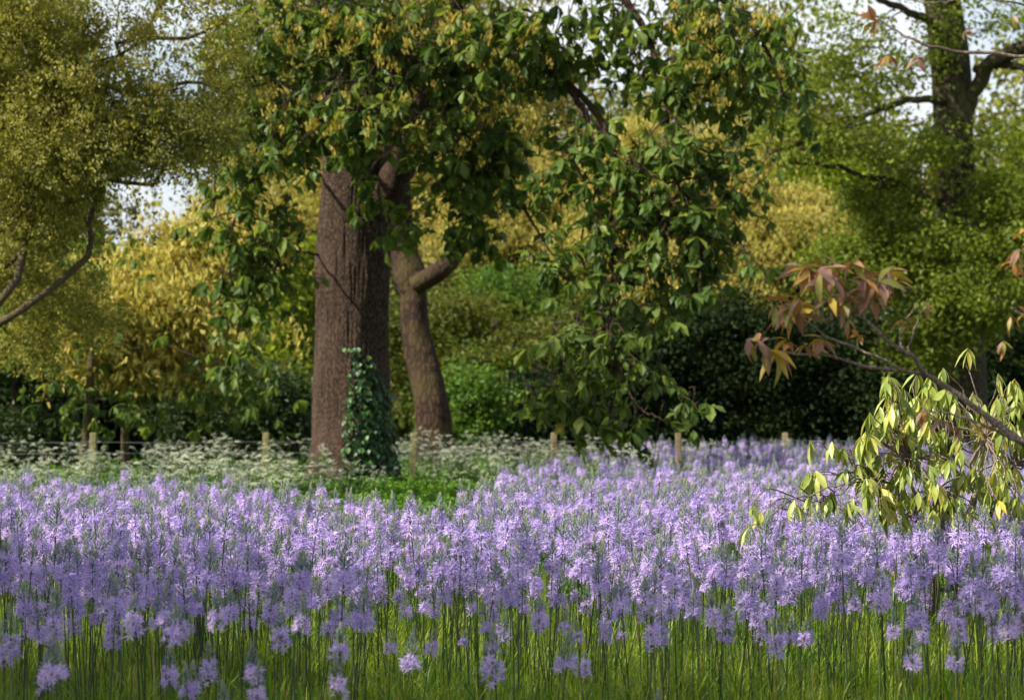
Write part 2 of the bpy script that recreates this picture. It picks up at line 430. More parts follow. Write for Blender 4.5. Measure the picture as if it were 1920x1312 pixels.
# --- background trees, each a thing of its own
auto_tree('lime_green_tree', 'bright lime-green tree glowing just left of the ivy-clad trunk', 'tree', XY(500, 84), .25, P(520, 520, 84),
          [(530, 610, 90, 110, 84, 2.0, 60), (470, 700, 110, 70, 83, 2, 45), (560, 470, 90, 70, 84, 2, 30)], 12, SP_M, M['lime'], M['bark_dark'], .25)
auto_tree('green_shrub', 'fresh green leafy shrub behind the drooping oak boughs', 'shrub', XY(1010, 72), .15, P(1000, 600, 72),
          [(1010, 570, 160, 75, 72, 1.6, 80), (900, 600, 90, 80, 71, 1.5, 40), (1160, 560, 90, 60, 72, 1.3, 30)], 12, SP_S, M['fresh'], M['bark_dark'], .22)
auto_tree('green_bush', 'low bright green bush at the foot of the bent bare trunk', 'bush', XY(880, 60), .08, P(880, 780, 60),
          [(880, 760, 50, 70, 60, .8, 45)], 12, SP_S, M['fresh'], M['bark_dark'], .25)
auto_tree('lime_green_maple', 'vivid lime-green tree top above the golden oak on the right', 'tree', XY(1540, 82), .2, P(1540, 430, 82),
          [(1540, 360, 95, 55, 82, 1.8, 45), (1480, 330, 50, 35, 82, 1.2, 16), (1600, 400, 80, 50, 82, 1.6, 30)], 14, SP_M, M['lime'], M['bark_dark'], .25)
auto_tree('copper_beech', 'purple-leaved copper beech far behind the right-hand tree', 'tree', XY(1560, 100), .25, P(1560, 400, 100),
          [(1550, 290, 80, 65, 100, 2.2, 36), (1640, 340, 60, 40, 100, 1.6, 18)], 12, SP_M, M['copper'], M['bark_dark'], .25)
auto_tree('golden_oak', 'golden catkin-laden oak in the middle distance right of the big trunk', 'tree', XY(1330, 70), .3, P(1330, 480, 70),
          [(1340, 400, 150, 110, 70, 2.2, 100), (1480, 450, 120, 80, 69, 1.8, 70), (1200, 330, 110, 110, 70, 2, 50), (1160, 480, 130, 60, 69, 1.6, 50), (1370, 290, 90, 60, 71, 1.6, 30), (1290, 550, 140, 60, 68, 1.6, 45), (1560, 490, 60, 40, 69, 1.2, 20)],
          12, CK, [M['gold'], M['goldcat']], M['bark_dark'], .2)
auto_tree('golden_oak', 'golden oak crown showing behind the fork of the big trunk', 'tree', XY(960, 76), .3, P(960, 400, 76),
          [(980, 330, 130, 110, 76, 2.2, 70), (880, 430, 110, 80, 75, 2, 40), (780, 260, 120, 110, 77, 2, 40), (1080, 420, 100, 60, 75, 1.6, 30), (640, 330, 110, 120, 77, 2, 40), (460, 400, 120, 70, 77, 1.8, 40)],
          8, CK, [M['gold'], M['goldcat']], M['bark_dark'], .22)
auto_tree('golden_oak', 'golden oak crown low on the left beyond the dark shrubs', 'tree', XY(200, 68), .3, P(200, 560, 68),
          [(80, 560, 130, 60, 68, 1.6, 50), (290, 560, 140, 60, 68, 1.6, 60), (420, 520, 90, 60, 69, 1.4, 30), (0, 440, 120, 70, 69, 1.6, 30)],
          8, CK, [M['olive'], M['gold']], M['bark_dark'], .22)
auto_tree('olive_green_tree', 'dull olive-green tree filling the gap behind the bent bare trunk', 'tree', XY(930, 66), .2, P(930, 600, 66),
          [(940, 690, 110, 70, 66, 1.5, 60), (1060, 660, 110, 60, 66, 1.4, 45), (760, 640, 60, 110, 67, 1.5, 45), (860, 600, 80, 60, 67, 1.4, 30)], 12, SP_S, M['olivegreen'], M['bark_dark'], .22)

# dark evergreen shrubs behind the fence
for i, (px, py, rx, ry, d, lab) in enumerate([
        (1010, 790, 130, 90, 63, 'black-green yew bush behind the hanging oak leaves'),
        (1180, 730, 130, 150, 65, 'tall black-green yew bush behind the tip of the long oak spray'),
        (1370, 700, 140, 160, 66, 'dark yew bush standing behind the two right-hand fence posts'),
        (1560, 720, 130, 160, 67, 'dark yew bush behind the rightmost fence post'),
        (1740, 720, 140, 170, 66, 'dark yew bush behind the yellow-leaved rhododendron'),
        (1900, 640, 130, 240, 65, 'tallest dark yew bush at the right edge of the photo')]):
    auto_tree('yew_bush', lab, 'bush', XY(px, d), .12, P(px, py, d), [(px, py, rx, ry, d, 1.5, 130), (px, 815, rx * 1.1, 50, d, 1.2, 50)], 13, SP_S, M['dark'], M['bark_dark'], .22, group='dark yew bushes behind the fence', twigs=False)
for i, (px, py, rx, ry, d, m_, lab) in enumerate([
        (60, 730, 150, 120, 55, 'dark', 'dark evergreen shrub in the bottom left shade'),
        (270, 760, 140, 90, 56, 'dark', 'dark shrub under the golden catkin boughs on the left'),
        (450, 770, 130, 80, 54, 'darkmid', 'mid-green shrub just left of the ivy-clad trunk'),
        (30, 610, 100, 80, 50, 'darkmid', 'shaded shrub with larger leaves at the left edge')]):
    auto_tree('dark_shrub', lab, 'shrub', XY(px, d), .12, P(px, py, d), [(px, py, rx, ry, d, 1.5, 110), (px, 825, rx * 1.1, 40, d, 1.2, 45)], 13, SP_S, M[m_], M['bark_dark'], .22, group='dark shrubs on the left', twigs=False)

# right-hand tree with the tall pale trunk
def right_tree():
    d = 60
    b = P(1800, 850, d); b[2] = 0
    o = empty('tall_tree', tuple(b), 'tall mossy tree with thick leaning trunk at the upper right', 'tree')
    k = d / FPX
    rows = [(1812, 900, 100), (1806, 700, 84), (1800, 500, 76), (1794, 350, 70), (1791, 260, 70), (1788, 180, 74), (1778, 90, 72), (1766, 0, 66), (1752, -120, 66), (1745, -300, 50)]
    L = [np.append(P(x, y, d), w_ * k / 2) for x, y, w_ in rows]
    s = smoothline(L, 60)
    ph = rg.uniform(0, 6, 4)
    disp = lambda th, i: 1 + .06 * np.sin(3 * th + i * .2 + ph[0]) + .04 * np.sin(5 * th - i * .35) + .03 * np.sin(9 * th + i * .5)
    parts = [tube(s[:, :3], s[:, 3], 24, disp=disp)]
    def br(pts, w0, w1):
        q = smoothline([P(*p) for p in pts], 22, .02); parts.append(tube(q, np.linspace(w0, w1, 22) * k / 2, 8))
    br([(1798, 230, 60), (1832, 165, 59.6), (1864, 112, 59), (1950, 80, 58), (2060, 40, 57)], 30, 26)
    br([(1830, 130, 59.8), (1880, 122, 59), (1940, 130, 58)], 16, 12)
    br([(1780, 195, 60), (1740, 186, 59), (1680, 195, 58), (1600, 225, 57.5), (1520, 260, 57), (1440, 290, 57)], 16, 6)
    br([(1600, 225, 57.5), (1560, 260, 57), (1500, 282, 57)], 8, 4)
    br([(1780, 380, 60), (1735, 370, 59.5), (1690, 335, 59), (1630, 335, 58.5), (1560, 310, 58), (1480, 305, 58)], 18, 6)
    br([(1710, 345, 59.5), (1660, 350, 58.5), (1640, 380, 58), (1625, 372, 58)], 10, 5)
    br([(1780, 60, 60), (1700, 20, 59), (1600, -20, 58)], 20, 8)
    br([(1790, 470, 60), (1720, 460, 59), (1600, 440, 58)], 14, 6)
    C, RR = clumps([(1500, 100, 170, 110, 57, 2, 30), (1640, 120, 100, 90, 58, 1.6, 15), (1680, 280, 110, 60, 58, 1.5, 24), (1890, 280, 80, 70, 59, 1.6, 16),
                    (1520, 250, 120, 50, 57, 1.4, 26), (1860, 30, 120, 60, 58, 1.5, 10), (1740, 470, 180, 60, 58, 1.6, 90), (1620, 500, 120, 60, 58, 1.3, 50), (1890, 400, 80, 90, 58, 1.2, 50), (1640, 380, 90, 40, 59, 1, 24),
                    (1830, 560, 110, 80, 57.5, 1.5, 60), (1740, 640, 90, 60, 58, 1.3, 30), (1500, -100, 300, 90, 59, 3, 60), (1850, -150, 300, 100, 59, 3, 50),
                    (1760, 60, 60, 90, 59.4, .3, 8)], 1.3, .16)
    for i in range(0, len(C), 3):
        q = C[i]; a = s[int(np.clip(np.argmin(abs(s[:, 2] - q[2])) + 3, 0, 59)), :3]
        m_ = q + (a - q) * rg.uniform(.15, .35) + (0, 0, .3)
        parts.append(limb(m_, q, .025, .008, 4, .08, .1, 5))
    g = join(parts); g['v'] = g['v'] - b; obj('trunk', g, M['bark_pale'], o, True)
    f = foliage(C, RR, 8, SP_S, tilt=.5); f['v'] = f['v'] - b
    obj('crown', f, M['moss'], o)
right_tree()

# second, bent trunk
def bent_tree():
    d = 52; k = d / FPX
    b = P(818, 850, d); b[2] = 0
    o = empty('bent_tree', tuple(b), 'bent bare brown trunk forking low, just right of the big trunk', 'tree')
    rows = [(820, 900, 84), (813, 800, 66), (806, 740, 62), (795, 690, 59), (782, 640, 56), (776, 590, 53), (774, 550, 56), (770, 518, 68), (758, 470, 52), (752, 420, 45), (744, 280, 38), (735, 120, 30), (730, -60, 22)]
    s = smoothline([np.append(P(x, y, d + (i * .15)), w_ * k / 2) for i, (x, y, w_) in enumerate(rows)], 60)
    disp = lambda th, i: 1 + .05 * np.sin(2 * th + i * .15) + .03 * np.sin(5 * th - i * .3) + .02 * rg.normal(0, 1)
    parts = [tube(s[:, :3], s[:, 3], 24, disp=disp)]
    q = smoothline([np.append(P(x, y, dd), w_ * k / 2) for x, y, dd, w_ in [(780, 535, 52.4, 36), (805, 520, 52.2, 36), (835, 500, 52, 32), (862, 470, 52, 25), (885, 440, 51.7, 13), (915, 360, 51.4, 9), (960, 260, 51, 6)]], 24)
    parts.append(tube(q[:, :3], q[:, 3], 14, disp=disp))
    for a, bb, w0 in [((742, 300, 54), (640, 150, 53), .12), ((760, 420, 54), (700, 330, 53), .1), ((930, 300, 51), (1010, 180, 50), .06), ((758, 590, 53), (735, 520, 52.5), .02)]:
        parts.append(limb(P(*a), P(*bb), w0, .02, 7, .05, .1))
    g = join(parts); g['v'] = g['v'] - b; obj('trunk', g, M['bark2'], o, True)
    C, RR = clumps([(720, 100, 200, 130, 52, 2.5, 60), (950, 170, 130, 90, 51, 2, 40), (600, 200, 130, 110, 53, 2, 30), (860, -100, 300, 120, 52, 3, 50)], 1, .2)
    f = foliage(C, RR, 12, CK, tilt=.5); f['v'] = f['v'] - b
    obj('crown', f, [M['gold'], M['goldcat']], o)
bent_tree()

# big oak with hanging boughs
WH = [whorl(n, .235, .12, p_, .32, seed=s) for n, p_, s in [(6, .6, 1), (5, .85, 2), (7, .7, 3), (5, .45, 4), (4, .9, 5), (6, 1.05, 6), (3, .8, 7), (5, .2, 8), (4, .6, 9)]]
def big_trunk_rows():
    return [(656, 940, 168), (658, 895, 156), (659, 860, 149), (659, 800, 142), (659, 700, 137), (660, 600, 133), (661, 480, 136), (664, 400, 132), (668, 330, 128), (668, 250, 128), (660, 120, 108), (645, 0, 92), (632, -150, 74), (625, -350, 40)]
BD = 40.0
def big_oak():
    d = BD; k = d / FPX
    b = P(655, 900, d); b[2] = 0
    o = empty('oak_tree', tuple(b), 'large oak with furrowed trunk and drooping green leafy boughs', 'tree')
    s = smoothline([np.append(P(x, y, d), w_ * k / 2) for x, y, w_ in big_trunk_rows()], 230)
    n = 220
    zz = s[:, 2]
    rid = np.random.default_rng(3)
    # bark ridges: angular noise that drifts slowly with height
    fr = [(rid.integers(26, 66), rid.uniform(-2.6, 2.6), rid.uniform(0, 6.28), rid.uniform(.002, .008)) for _ in range(26)]
    def disp(th, i):
        q = 1 + .015 * np.sin(2 * th + zz[i] * .8) + .012 * np.sin(3 * th - zz[i] * .5 + 1)
        for f_, sl, ph, am in fr: q = q + am * (.4 + abs(math.sin(zz[i] * (1.1 + ph * .4) + f_))) * .85 * np.abs(np.sin(f_ * .5 * th + sl * zz[i] + ph + .5 * np.sin(zz[i] * 2.3 + f_))) * 1.0
        if zz[i] < 1.3: q = q + (1.3 - zz[i]) ** 2 * .05 * (np.sin(4 * th + 1) + .5)
        return q + .012 * np.sin(7 * th + 1.7 * zz[i]) * math.sin(zz[i] * 3.1 + 2) + .01 * np.sin(13 * th - 3.3 * zz[i]) - .06
    parts = [tube(s[:, :3], s[:, 3], n, disp=disp)]
    def br(rows, nn=36, n_=12):
        q = smoothline([np.append(P(x, y, dd), w_ * dd / FPX / 2) for x, y, dd, w_ in rows], nn, .012)
        parts.append(tube(q[:, :3], q[:, 3], n_, disp=lambda th, i: 1 + .06 * np.sin(3 * th + i) + .04 * np.sin(5 * th + 2 * i)))
        return q[:, :3]
    lines = []
    lines.append(br([(690, 440, 40, 60), (722, 370, 39.7, 62), (752, 310, 39.4, 56), (778, 250, 39.1, 48), (798, 190, 38.8, 40), (830, 90, 38.4, 34), (862, 0, 38, 28), (900, -140, 37.5, 20)], 40, 24))
    lines.append(br([(650, 30, 40, 50), (560, -40, 39, 34), (440, -60, 38, 22), (330, -20, 37, 12), (270, 60, 36.5, 6)]))
    lines.append(br([(820, 120, 38.4, 26), (900, 90, 37.5, 20), (980, 105, 36.5, 17), (1040, 138, 36, 15), (1085, 190, 35.6, 13), (1108, 260, 35.3, 11), (1120, 345, 35.1, 7), (1128, 420, 35, 4)]))
    lines.append(br([(1040, 138, 36, 12), (1110, 200, 35.5, 11), (1150, 280, 35, 9), (1160, 360, 34.8, 8), (1150, 450, 34.6, 7), (1146, 560, 34.5, 5), (1150, 660, 34.4, 3), (1190, 740, 34.3, 2.5)]))
    lines.append(br([(862, 0, 38, 26), (980, -60, 37, 22), (1120, -50, 36, 18), (1200, 40, 35.4, 14), (1240, 150, 35, 10), (1260, 280, 34.6, 7), (1290, 420, 34.4, 4), (1330, 480, 34.2, 3)]))
    lines.append(br([(1120, -50, 36, 14), (1260, -40, 35.5, 12), (1380, 20, 35, 9), (1440, 100, 34.8, 6), (1480, 200, 34.6, 3)]))
    lines.append(br([(790, 230, 39, 14), (860, 215, 37.5, 11), (920, 260, 36.6, 9), (960, 340, 36, 7), (1000, 420, 35.7, 5), (1060, 520, 35.3, 3), (1090, 640, 35, 2)]))
    lines.append(br([(600, 330, 40, 7), (540, 300, 38.5, 7), (480, 330, 37.6, 8), (440, 420, 37, 5), (430, 520, 36.7, 3)]))
    lines.append(br([(600, 200, 40, 16), (520, 150, 38.5, 12), (440, 190, 37.6, 9), (410, 290, 37, 6), (400, 400, 36.8, 3)]))
    lines.append(br([(604, 480, 40, 5), (555, 475, 38.8, 5), (500, 520, 38, 6), (455, 590, 37.6, 4), (430, 700, 37.4, 2.5)]))
    lines.append(br([(700, 60, 39.4, 20), (740, 60, 37, 14), (700, 130, 35.5, 9), (680, 210, 35, 5), (690, 280, 34.8, 3)]))
    lines.append(br([(1120, 345, 35.1, 5), (1090, 470, 34.9, 4), (1130, 600, 34.7, 4), (1100, 700, 34.5, 3), (1120, 800, 34.5, 2)]))
    # the long low spray that curves up to its tip
    lines.append(br([(1150, 660, 34.4, 3.5), (1185, 745, 34.2, 3.5), (1215, 775, 34, 3.4), (1250, 785, 33.9, 3), (1285, 772, 33.8, 2.5), (1310, 752, 33.8, 2)]))
    # leaf whorls
    B = [(560, 60, 200, 90, 36.5, 1.3, 115), (760, 70, 190, 90, 35.8, 1.2, 120), (940, 90, 150, 90, 35.6, 1.1, 85), (1120, 60, 120, 70, 35.4, 1, 30), (1290, 90, 150, 110, 35, 1.1, 70),
         (1430, 110, 110, 120, 34.8, .9, 42), (700, 200, 130, 70, 35, .6, 40), (560, 210, 110, 80, 36, .8, 46), (460, 230, 90, 110, 36.8, .8, 46), (840, 220, 120, 80, 35.8, .8, 48), (470, 400, 100, 90, 37, .7, 40),
         (480, 530, 90, 80, 37.3, .6, 34), (440, 660, 90, 70, 37.4, .5, 20), (900, 330, 90, 80, 36, .6, 28), (1000, 290, 120, 90, 35.6, .7, 30), (1140, 300, 130, 110, 35, .7, 52), (1270, 330, 120, 110, 34.6, .7, 52),
         (1240, 440, 130, 80, 34.6, .6, 56), (1080, 460, 90, 60, 35, .5, 20), (1340, 450, 70, 90, 34.4, .5, 26), (1400, 320, 50, 100, 34.6, .5, 14), (1160, 550, 100, 60, 34.7, .5, 22), (1280, 540, 80, 50, 34.5, .5, 18),
         (1080, 650, 90, 50, 34.6, .4, 16), (1190, 650, 100, 50, 34.5, .4, 20), (1030, 725, 60, 28, 34.5, .3, 11), (1110, 745, 70, 50, 34.4, .3, 16), (1210, 700, 70, 30, 34.3, .3, 9), (1160, 800, 60, 25, 34.3, .2, 6), (1110, 800, 40, 30, 34.4, .2, 6),
         (640, 300, 60, 60, 38.4, .3, 10), (790, 400, 90, 60, 36.5, .6, 16), (880, 440, 50, 40, 36.5, .4, 12), (700, 350, 50, 30, 38.6, .2, 6),
         (700, -120, 420, 110, 37, 2.5, 150), (1150, -130, 330, 100, 36, 2, 100), (700, -350, 420, 150, 40, 4, 130), (900, -650, 420, 200, 39, 3.0, 90), (1300, -480, 300, 160, 38, 2.5, 60)]
    C, RR = clumps(B, 1.25, .10)
    C = C[rg.random(len(C)) < np.where(C[:, 2] < 3.6, .5, .72)]; T = []; shoots = []
    for c in C:      # every clump is a hanging shoot with rosettes set along it
        v = np.array([rg.normal(0, .55), rg.normal(0, .55), -1.0]); v /= np.linalg.norm(v); m_ = rg.integers(2, 5); st_ = rg.uniform(.15, .24)
        q = [c - v * .25]; p = c.copy()
        for j in range(m_):
            T.append(p.copy()); q.append(p.copy()); v = v + (rg.normal(0, .2), rg.normal(0, .2), rg.normal(.12, .15)); v /= np.linalg.norm(v); p = p + v * st_
        shoots.append(tube(np.array(q), np.linspace(.008, .003, len(q)), 4))
    T = np.array(T)
    T = np.vstack([T, [P(1325, 755, 33.8), P(1300, 760, 33.8), P(1262, 775, 33.9), P(1335, 762, 33.8)]])
    for L in lines:   # whorls along the outer half of each bough
        q = L[len(L) // 2:]; T = np.vstack([T, q[rg.integers(0, len(q), 7)] + rg.normal(0, .12, (7, 3))])
    n = len(T); Mx = rnd_rot(n, .5) * rg.uniform(.62, 1.28, n)[:, None, None]
    f = scatter_multi(WH, Mx, T, rg.random(n), .5)
    f['v'] = f['v'] - b
    obj('crown', f, M['oakleaf'], o)
    # twigs: each whorl hangs on a short shoot that runs back towards the nearest bough
    LP = np.vstack(lines)
    parts += shoots
    for i in range(0, n, 4):
        dd = np.linalg.norm(LP - T[i], axis=1); a = LP[np.argmin(dd)]; v = a - T[i]; ln = np.linalg.norm(v)
        e = T[i] + v / (ln + 1e-6) * min(ln, rg.uniform(.4, 1.3)) + (0, 0, .25)
        parts.append(limb(e, T[i], .011, .004, 4, .12, .12, 4))
    g = join(parts); g['v'] = g['v'] - b; obj('trunk', g, M['bark'], o, True)
    # yellow flower tufts
    Bc = [(560, 60, 190, 80, 36.2, 1.5, 40), (760, 90, 180, 80, 35.2, 1.3, 50), (980, 110, 130, 70, 35.3, 1.2, 26), (1370, 100, 110, 100, 34.6, 1, 42), (680, 230, 110, 70, 34.8, .6, 26), (500, 230, 100, 120, 36, 1, 30),
          (850, 260, 90, 70, 35.5, .8, 16), (820, 330, 80, 60, 36, .6, 6), (1240, 300, 120, 100, 34.6, .8, 7), (560, 440, 50, 60, 37, .5, 7), (1180, 500, 100, 120, 34.6, .6, 4), (1350, 40, 130, 50, 34.8, 1, 20)]
    C, RR = clumps(Bc, 1.0, .1)
    tf = [catkins(22, .10, .085, s, 0) for s in (31, 32, 33)]
    f = scatter_multi(tf, rnd_rot(len(C), .3) * rg.uniform(.6, 1.2, len(C))[:, None, None], C, rg.random(len(C)), .5)
    f['v'] = f['v'] - b
    obj('catkins', f, M['tuft'], o)
    return s
trunk_line = big_oak()

def ivy():
    s = trunk_line; g = Geo(); T = []; Mx = []
    n = 0
    while n < 1150:
        py = 650 + 270 * rg.random() ** .75
        t = (py - 650) / 270
        lo = np.interp(py, [650, 720, 800, 900], [665, 657, 652, 646]); hi = np.interp(py, [650, 690, 740, 800, 900], [672, 708, 728, 734, 742])
        px = rg.uniform(lo, hi) + rg.normal(0, 7) * (rg.random() < .4)
        if rg.random() > .35 + .65 * t: continue
        if px < 672 and rg.random() < .4: continue
        z = P(px, py, BD)[2]; i = np.argmin(abs(s[:, 2] - z)); c = s[i, :3]; r_ = s[i, 3]
        dx = np.clip((P(px, py, BD)[0] - c[0]) / r_, -1, 1.0)
        a = math.asin(dx); nrm = np.array([math.sin(a), -math.cos(a), 0])
        p = c + nrm * (r_ * 1.03 + rg.uniform(0, .10)); p[2] = z
        az = math.atan2(nrm[1], nrm[0]) + rg.normal(0, .5)
        Mx.append(rotz(az) @ roty(rg.uniform(.5, 1.3)) @ rotx(rg.normal(0, .4)) * rg.uniform(.6, 1.2)); T.append(p); n += 1
    b = P(700, 900, BD); b[2] = 0; b[1] -= .6
    t = Geo(); leaf(t, .095, .085, np.eye(3), (0, 0, 0), .5, 0, .25, .2, 'ivy', 3)
    f = scatter(t.fin(), np.array(Mx), np.array(T), rg.random(n), 1.0); f['v'] -= b
    o = empty('ivy', tuple(b), 'dark glossy ivy climbing the right side of the big trunk', 'ivy')
    obj('leaves', f, M['ivy'], o)
    st = []
    for q in range(7):
        x = 668 + q * 10; rows = []
        for py in np.linspace(930, 700 + 20 * abs(q - 2), 14):
            z = P(x, py, BD)[2]; i = np.argmin(abs(s[:, 2] - z)); a = math.asin(np.clip((P(x, py, BD)[0] - s[i, 0]) / s[i, 3], -.97, .97))
            rows.append([s[i, 0] + sin(a) * s[i, 3] * 1.03, s[i, 1] - cos(a) * s[i, 3] * 1.03, z]); x += rg.normal(0, 3)
        st.append(tube(np.array(rows), np.linspace(.018, .006, 14), 5))
    g = join(st); g['v'] -= b; obj('stems', g, M['twig'], o)
ivy()

# left oak: small olive-gold leaves, twiggy, in front of the others on the left
auto_tree('catkin_oak', 'twiggy olive-gold oak hung with catkins filling the upper left', 'tree', XY(-190, 32), .17, P(-120, 150, 32),
          [(40, 60, 165, 90, 31, .9, 130), (50, 230, 130, 110, 31, .9, 110), (210, 190, 110, 70, 31, 1, 70), (330, 260, 110, 60, 31.5, 1, 65), (160, 290, 140, 60, 31, 1, 80), (90, 400, 110, 80, 32, 1, 80), (390, 160, 90, 70, 32, .9, 30), (420, 40, 70, 50, 31.5, .9, 12), (150, -80, 300, 70, 31, 2, 90), (270, 75, 90, 45, 31.4, .6, 11),
           (60, 520, 110, 80, 33, 1, 60), (150, 590, 100, 50, 34, .9, 30), (30, 640, 80, 50, 34, .9, 26), (-120, 200, 100, 300, 31, 1.2, 30)], 9, [join([SP_T[i], catkins(4, .15, .05, 40 + i, 1)]) for i in range(3)], [M['olive'], M['goldcat']], M['twig'], .16, per=.85, flat=.8, twig_r=.007)
auto_tree('catkin_oak', 'golden boughs with long hanging catkins in front of the dark left shrubs', 'tree', XY(240, 48), .08, P(260, 560, 46),
          [(300, 590, 150, 50, 45, .8, 80), (200, 640, 110, 50, 45, .7, 50), (350, 520, 130, 50, 46, 1, 44), (160, 560, 110, 60, 46, 1, 30), (400, 470, 90, 40, 46, .9, 24), (300, 690, 110, 30, 45, .7, 12)], 9,
          [join([spray(9, .35, .09, .045, s), catkins(12, .3, .16, s)]) for s in (51, 52, 53)], [M['olive'], M['goldcat']], M['twig'], .2, twig_r=.012)
auto_tree('leafy_sapling', 'dull green broad-leaved sapling between the left edge and the big trunk', 'sapling', XY(150, 44), .1, P(180, 520, 44),
          [(120, 500, 120, 60, 43, .9, 16), (50, 620, 70, 70, 43, .7, 16), (420, 720, 90, 50, 44, .6, 14), (180, 760, 120, 40, 44, .7, 12)], 4, WH, M['oakleaf'], M['twig'], .3, twig_r=.012, group=None)

# tree outside the frame on the left whose crown shades the front of the meadow
SHADE = [(-7.6, 8.4, 6.3, 1.5, 1.2, .8, 40), (-9.8, 9.4, 7.6, 2.0, 1.7, 1.3, 50), (-5.6, 8.4, 6.2, 1.4, 1.1, .7, 30), (-3.8, 8.5, 6.3, 1.3, 1.0, .7, 26), (-8.6, 10.9, 6.6, 1.3, 1.1, .7, 18), (-6.4, 10.3, 6.3, 1.3, 1.0, .6, 9), (-4.6, 10.2, 6.3, 1.2, .9, .6, 8), (-3.0, 10.2, 6.4, 1.1, .8, .5, 10), (-6.6, 6.7, 6.2, 1.2, .9, .6, 22), (-4.6, 6.7, 6.2, 1.2, .9, .6, 22)]
def shade_tree():
    b = np.array([-8.2, 8.4, 0.0]); o = empty('shade_tree', tuple(b), 'broad tree just outside the left edge, shading the front flowers', 'tree')
    parts = [tube(smoothline([b + (0, 0, -.2), b + (.1, 0, 2.5), b + (0, .2, 6)], 12), np.linspace(.32, .16, 12), 12)]
    C = []
    for (x, y, z, a, bb, c, n) in SHADE:
        u = rg.normal(0, 1, (n, 3)); u /= np.linalg.norm(u, axis=1)[:, None]
        q = np.array([x, y, z]) + u * (rg.uniform(.1, 1, n) ** .45)[:, None] * (a, bb, c); C.append(q)
        parts.append(limb(b + (0, .1, 4.2), (x, y, z), .12, .05))
    C = np.vstack(C)
    f = foliage(C, np.full(len(C), .26), 9, SP_S, tilt=.5)
    g = join(parts); g['v'] -= b; obj('trunk', g, M['bark_dark'], o, True)
    f['v'] -= b; obj('crown', f, M['darkmid'], o)
shade_tree()

# ------------------------------------------------------------------ fence
def fence():
    posts = [(-130, 39.5), (175, 40), (495, 41.5), (773, 42), (1040, 43), (1276, 44.5), (1480, 48), (1672, 52), (1850, 56), (2020, 60)]
    b = np.array([*XY(1040, 43), 0.0])
    o = empty('post_and_wire_fence', tuple(b), 'low timber post and wire fence between meadow and dark bushes', 'fence')
    tops = []
    for px, d in posts:
        t = P(px, 811, d); hw = .055; g = Geo(); c = .012
        prof = [(-hw + c, -hw), (hw - c, -hw), (hw, -hw + c), (hw, hw - c), (hw - c, hw), (-hw + c, hw), (-hw, hw - c), (-hw, -hw + c)]
        V = [(x, y, -.2) for x, y in prof] + [(x, y, t[2] - .015) for x, y in prof] + [(x * .82, y * .82, t[2]) for x, y in prof]
        F = [(i, (i + 1) % 8, 8 + (i + 1) % 8, 8 + i) for i in range(8)] + [(8 + i, 8 + (i + 1) % 8, 16 + (i + 1) % 8, 16 + i) for i in range(8)] + [tuple(range(16, 24))]
        a = rg.normal(0, .025, 2); V = np.array(V); V[:, 0] += a[0] * V[:, 2]; V[:, 1] += a[1] * V[:, 2]
        g.add(V + (t[0] - b[0], t[1] - b[1], 0), F); obj('post', g.fin(), M['shaded_green_post'] if px < 900 else M['post'], o)
        tops.append(t)
    for dz in (.15, .33, .6):
        L = []
        for i in range(len(tops) - 1):
            for u in np.linspace(0, 1, 8, endpoint=False):
                q = tops[i] * (1 - u) + tops[i + 1] * u; L.append(q + (0, -.062, -dz - .02 * sin(pi * u)))
        obj('wire', tube(np.array(L) - b, .005, 5), M['wire'], o)
fence()

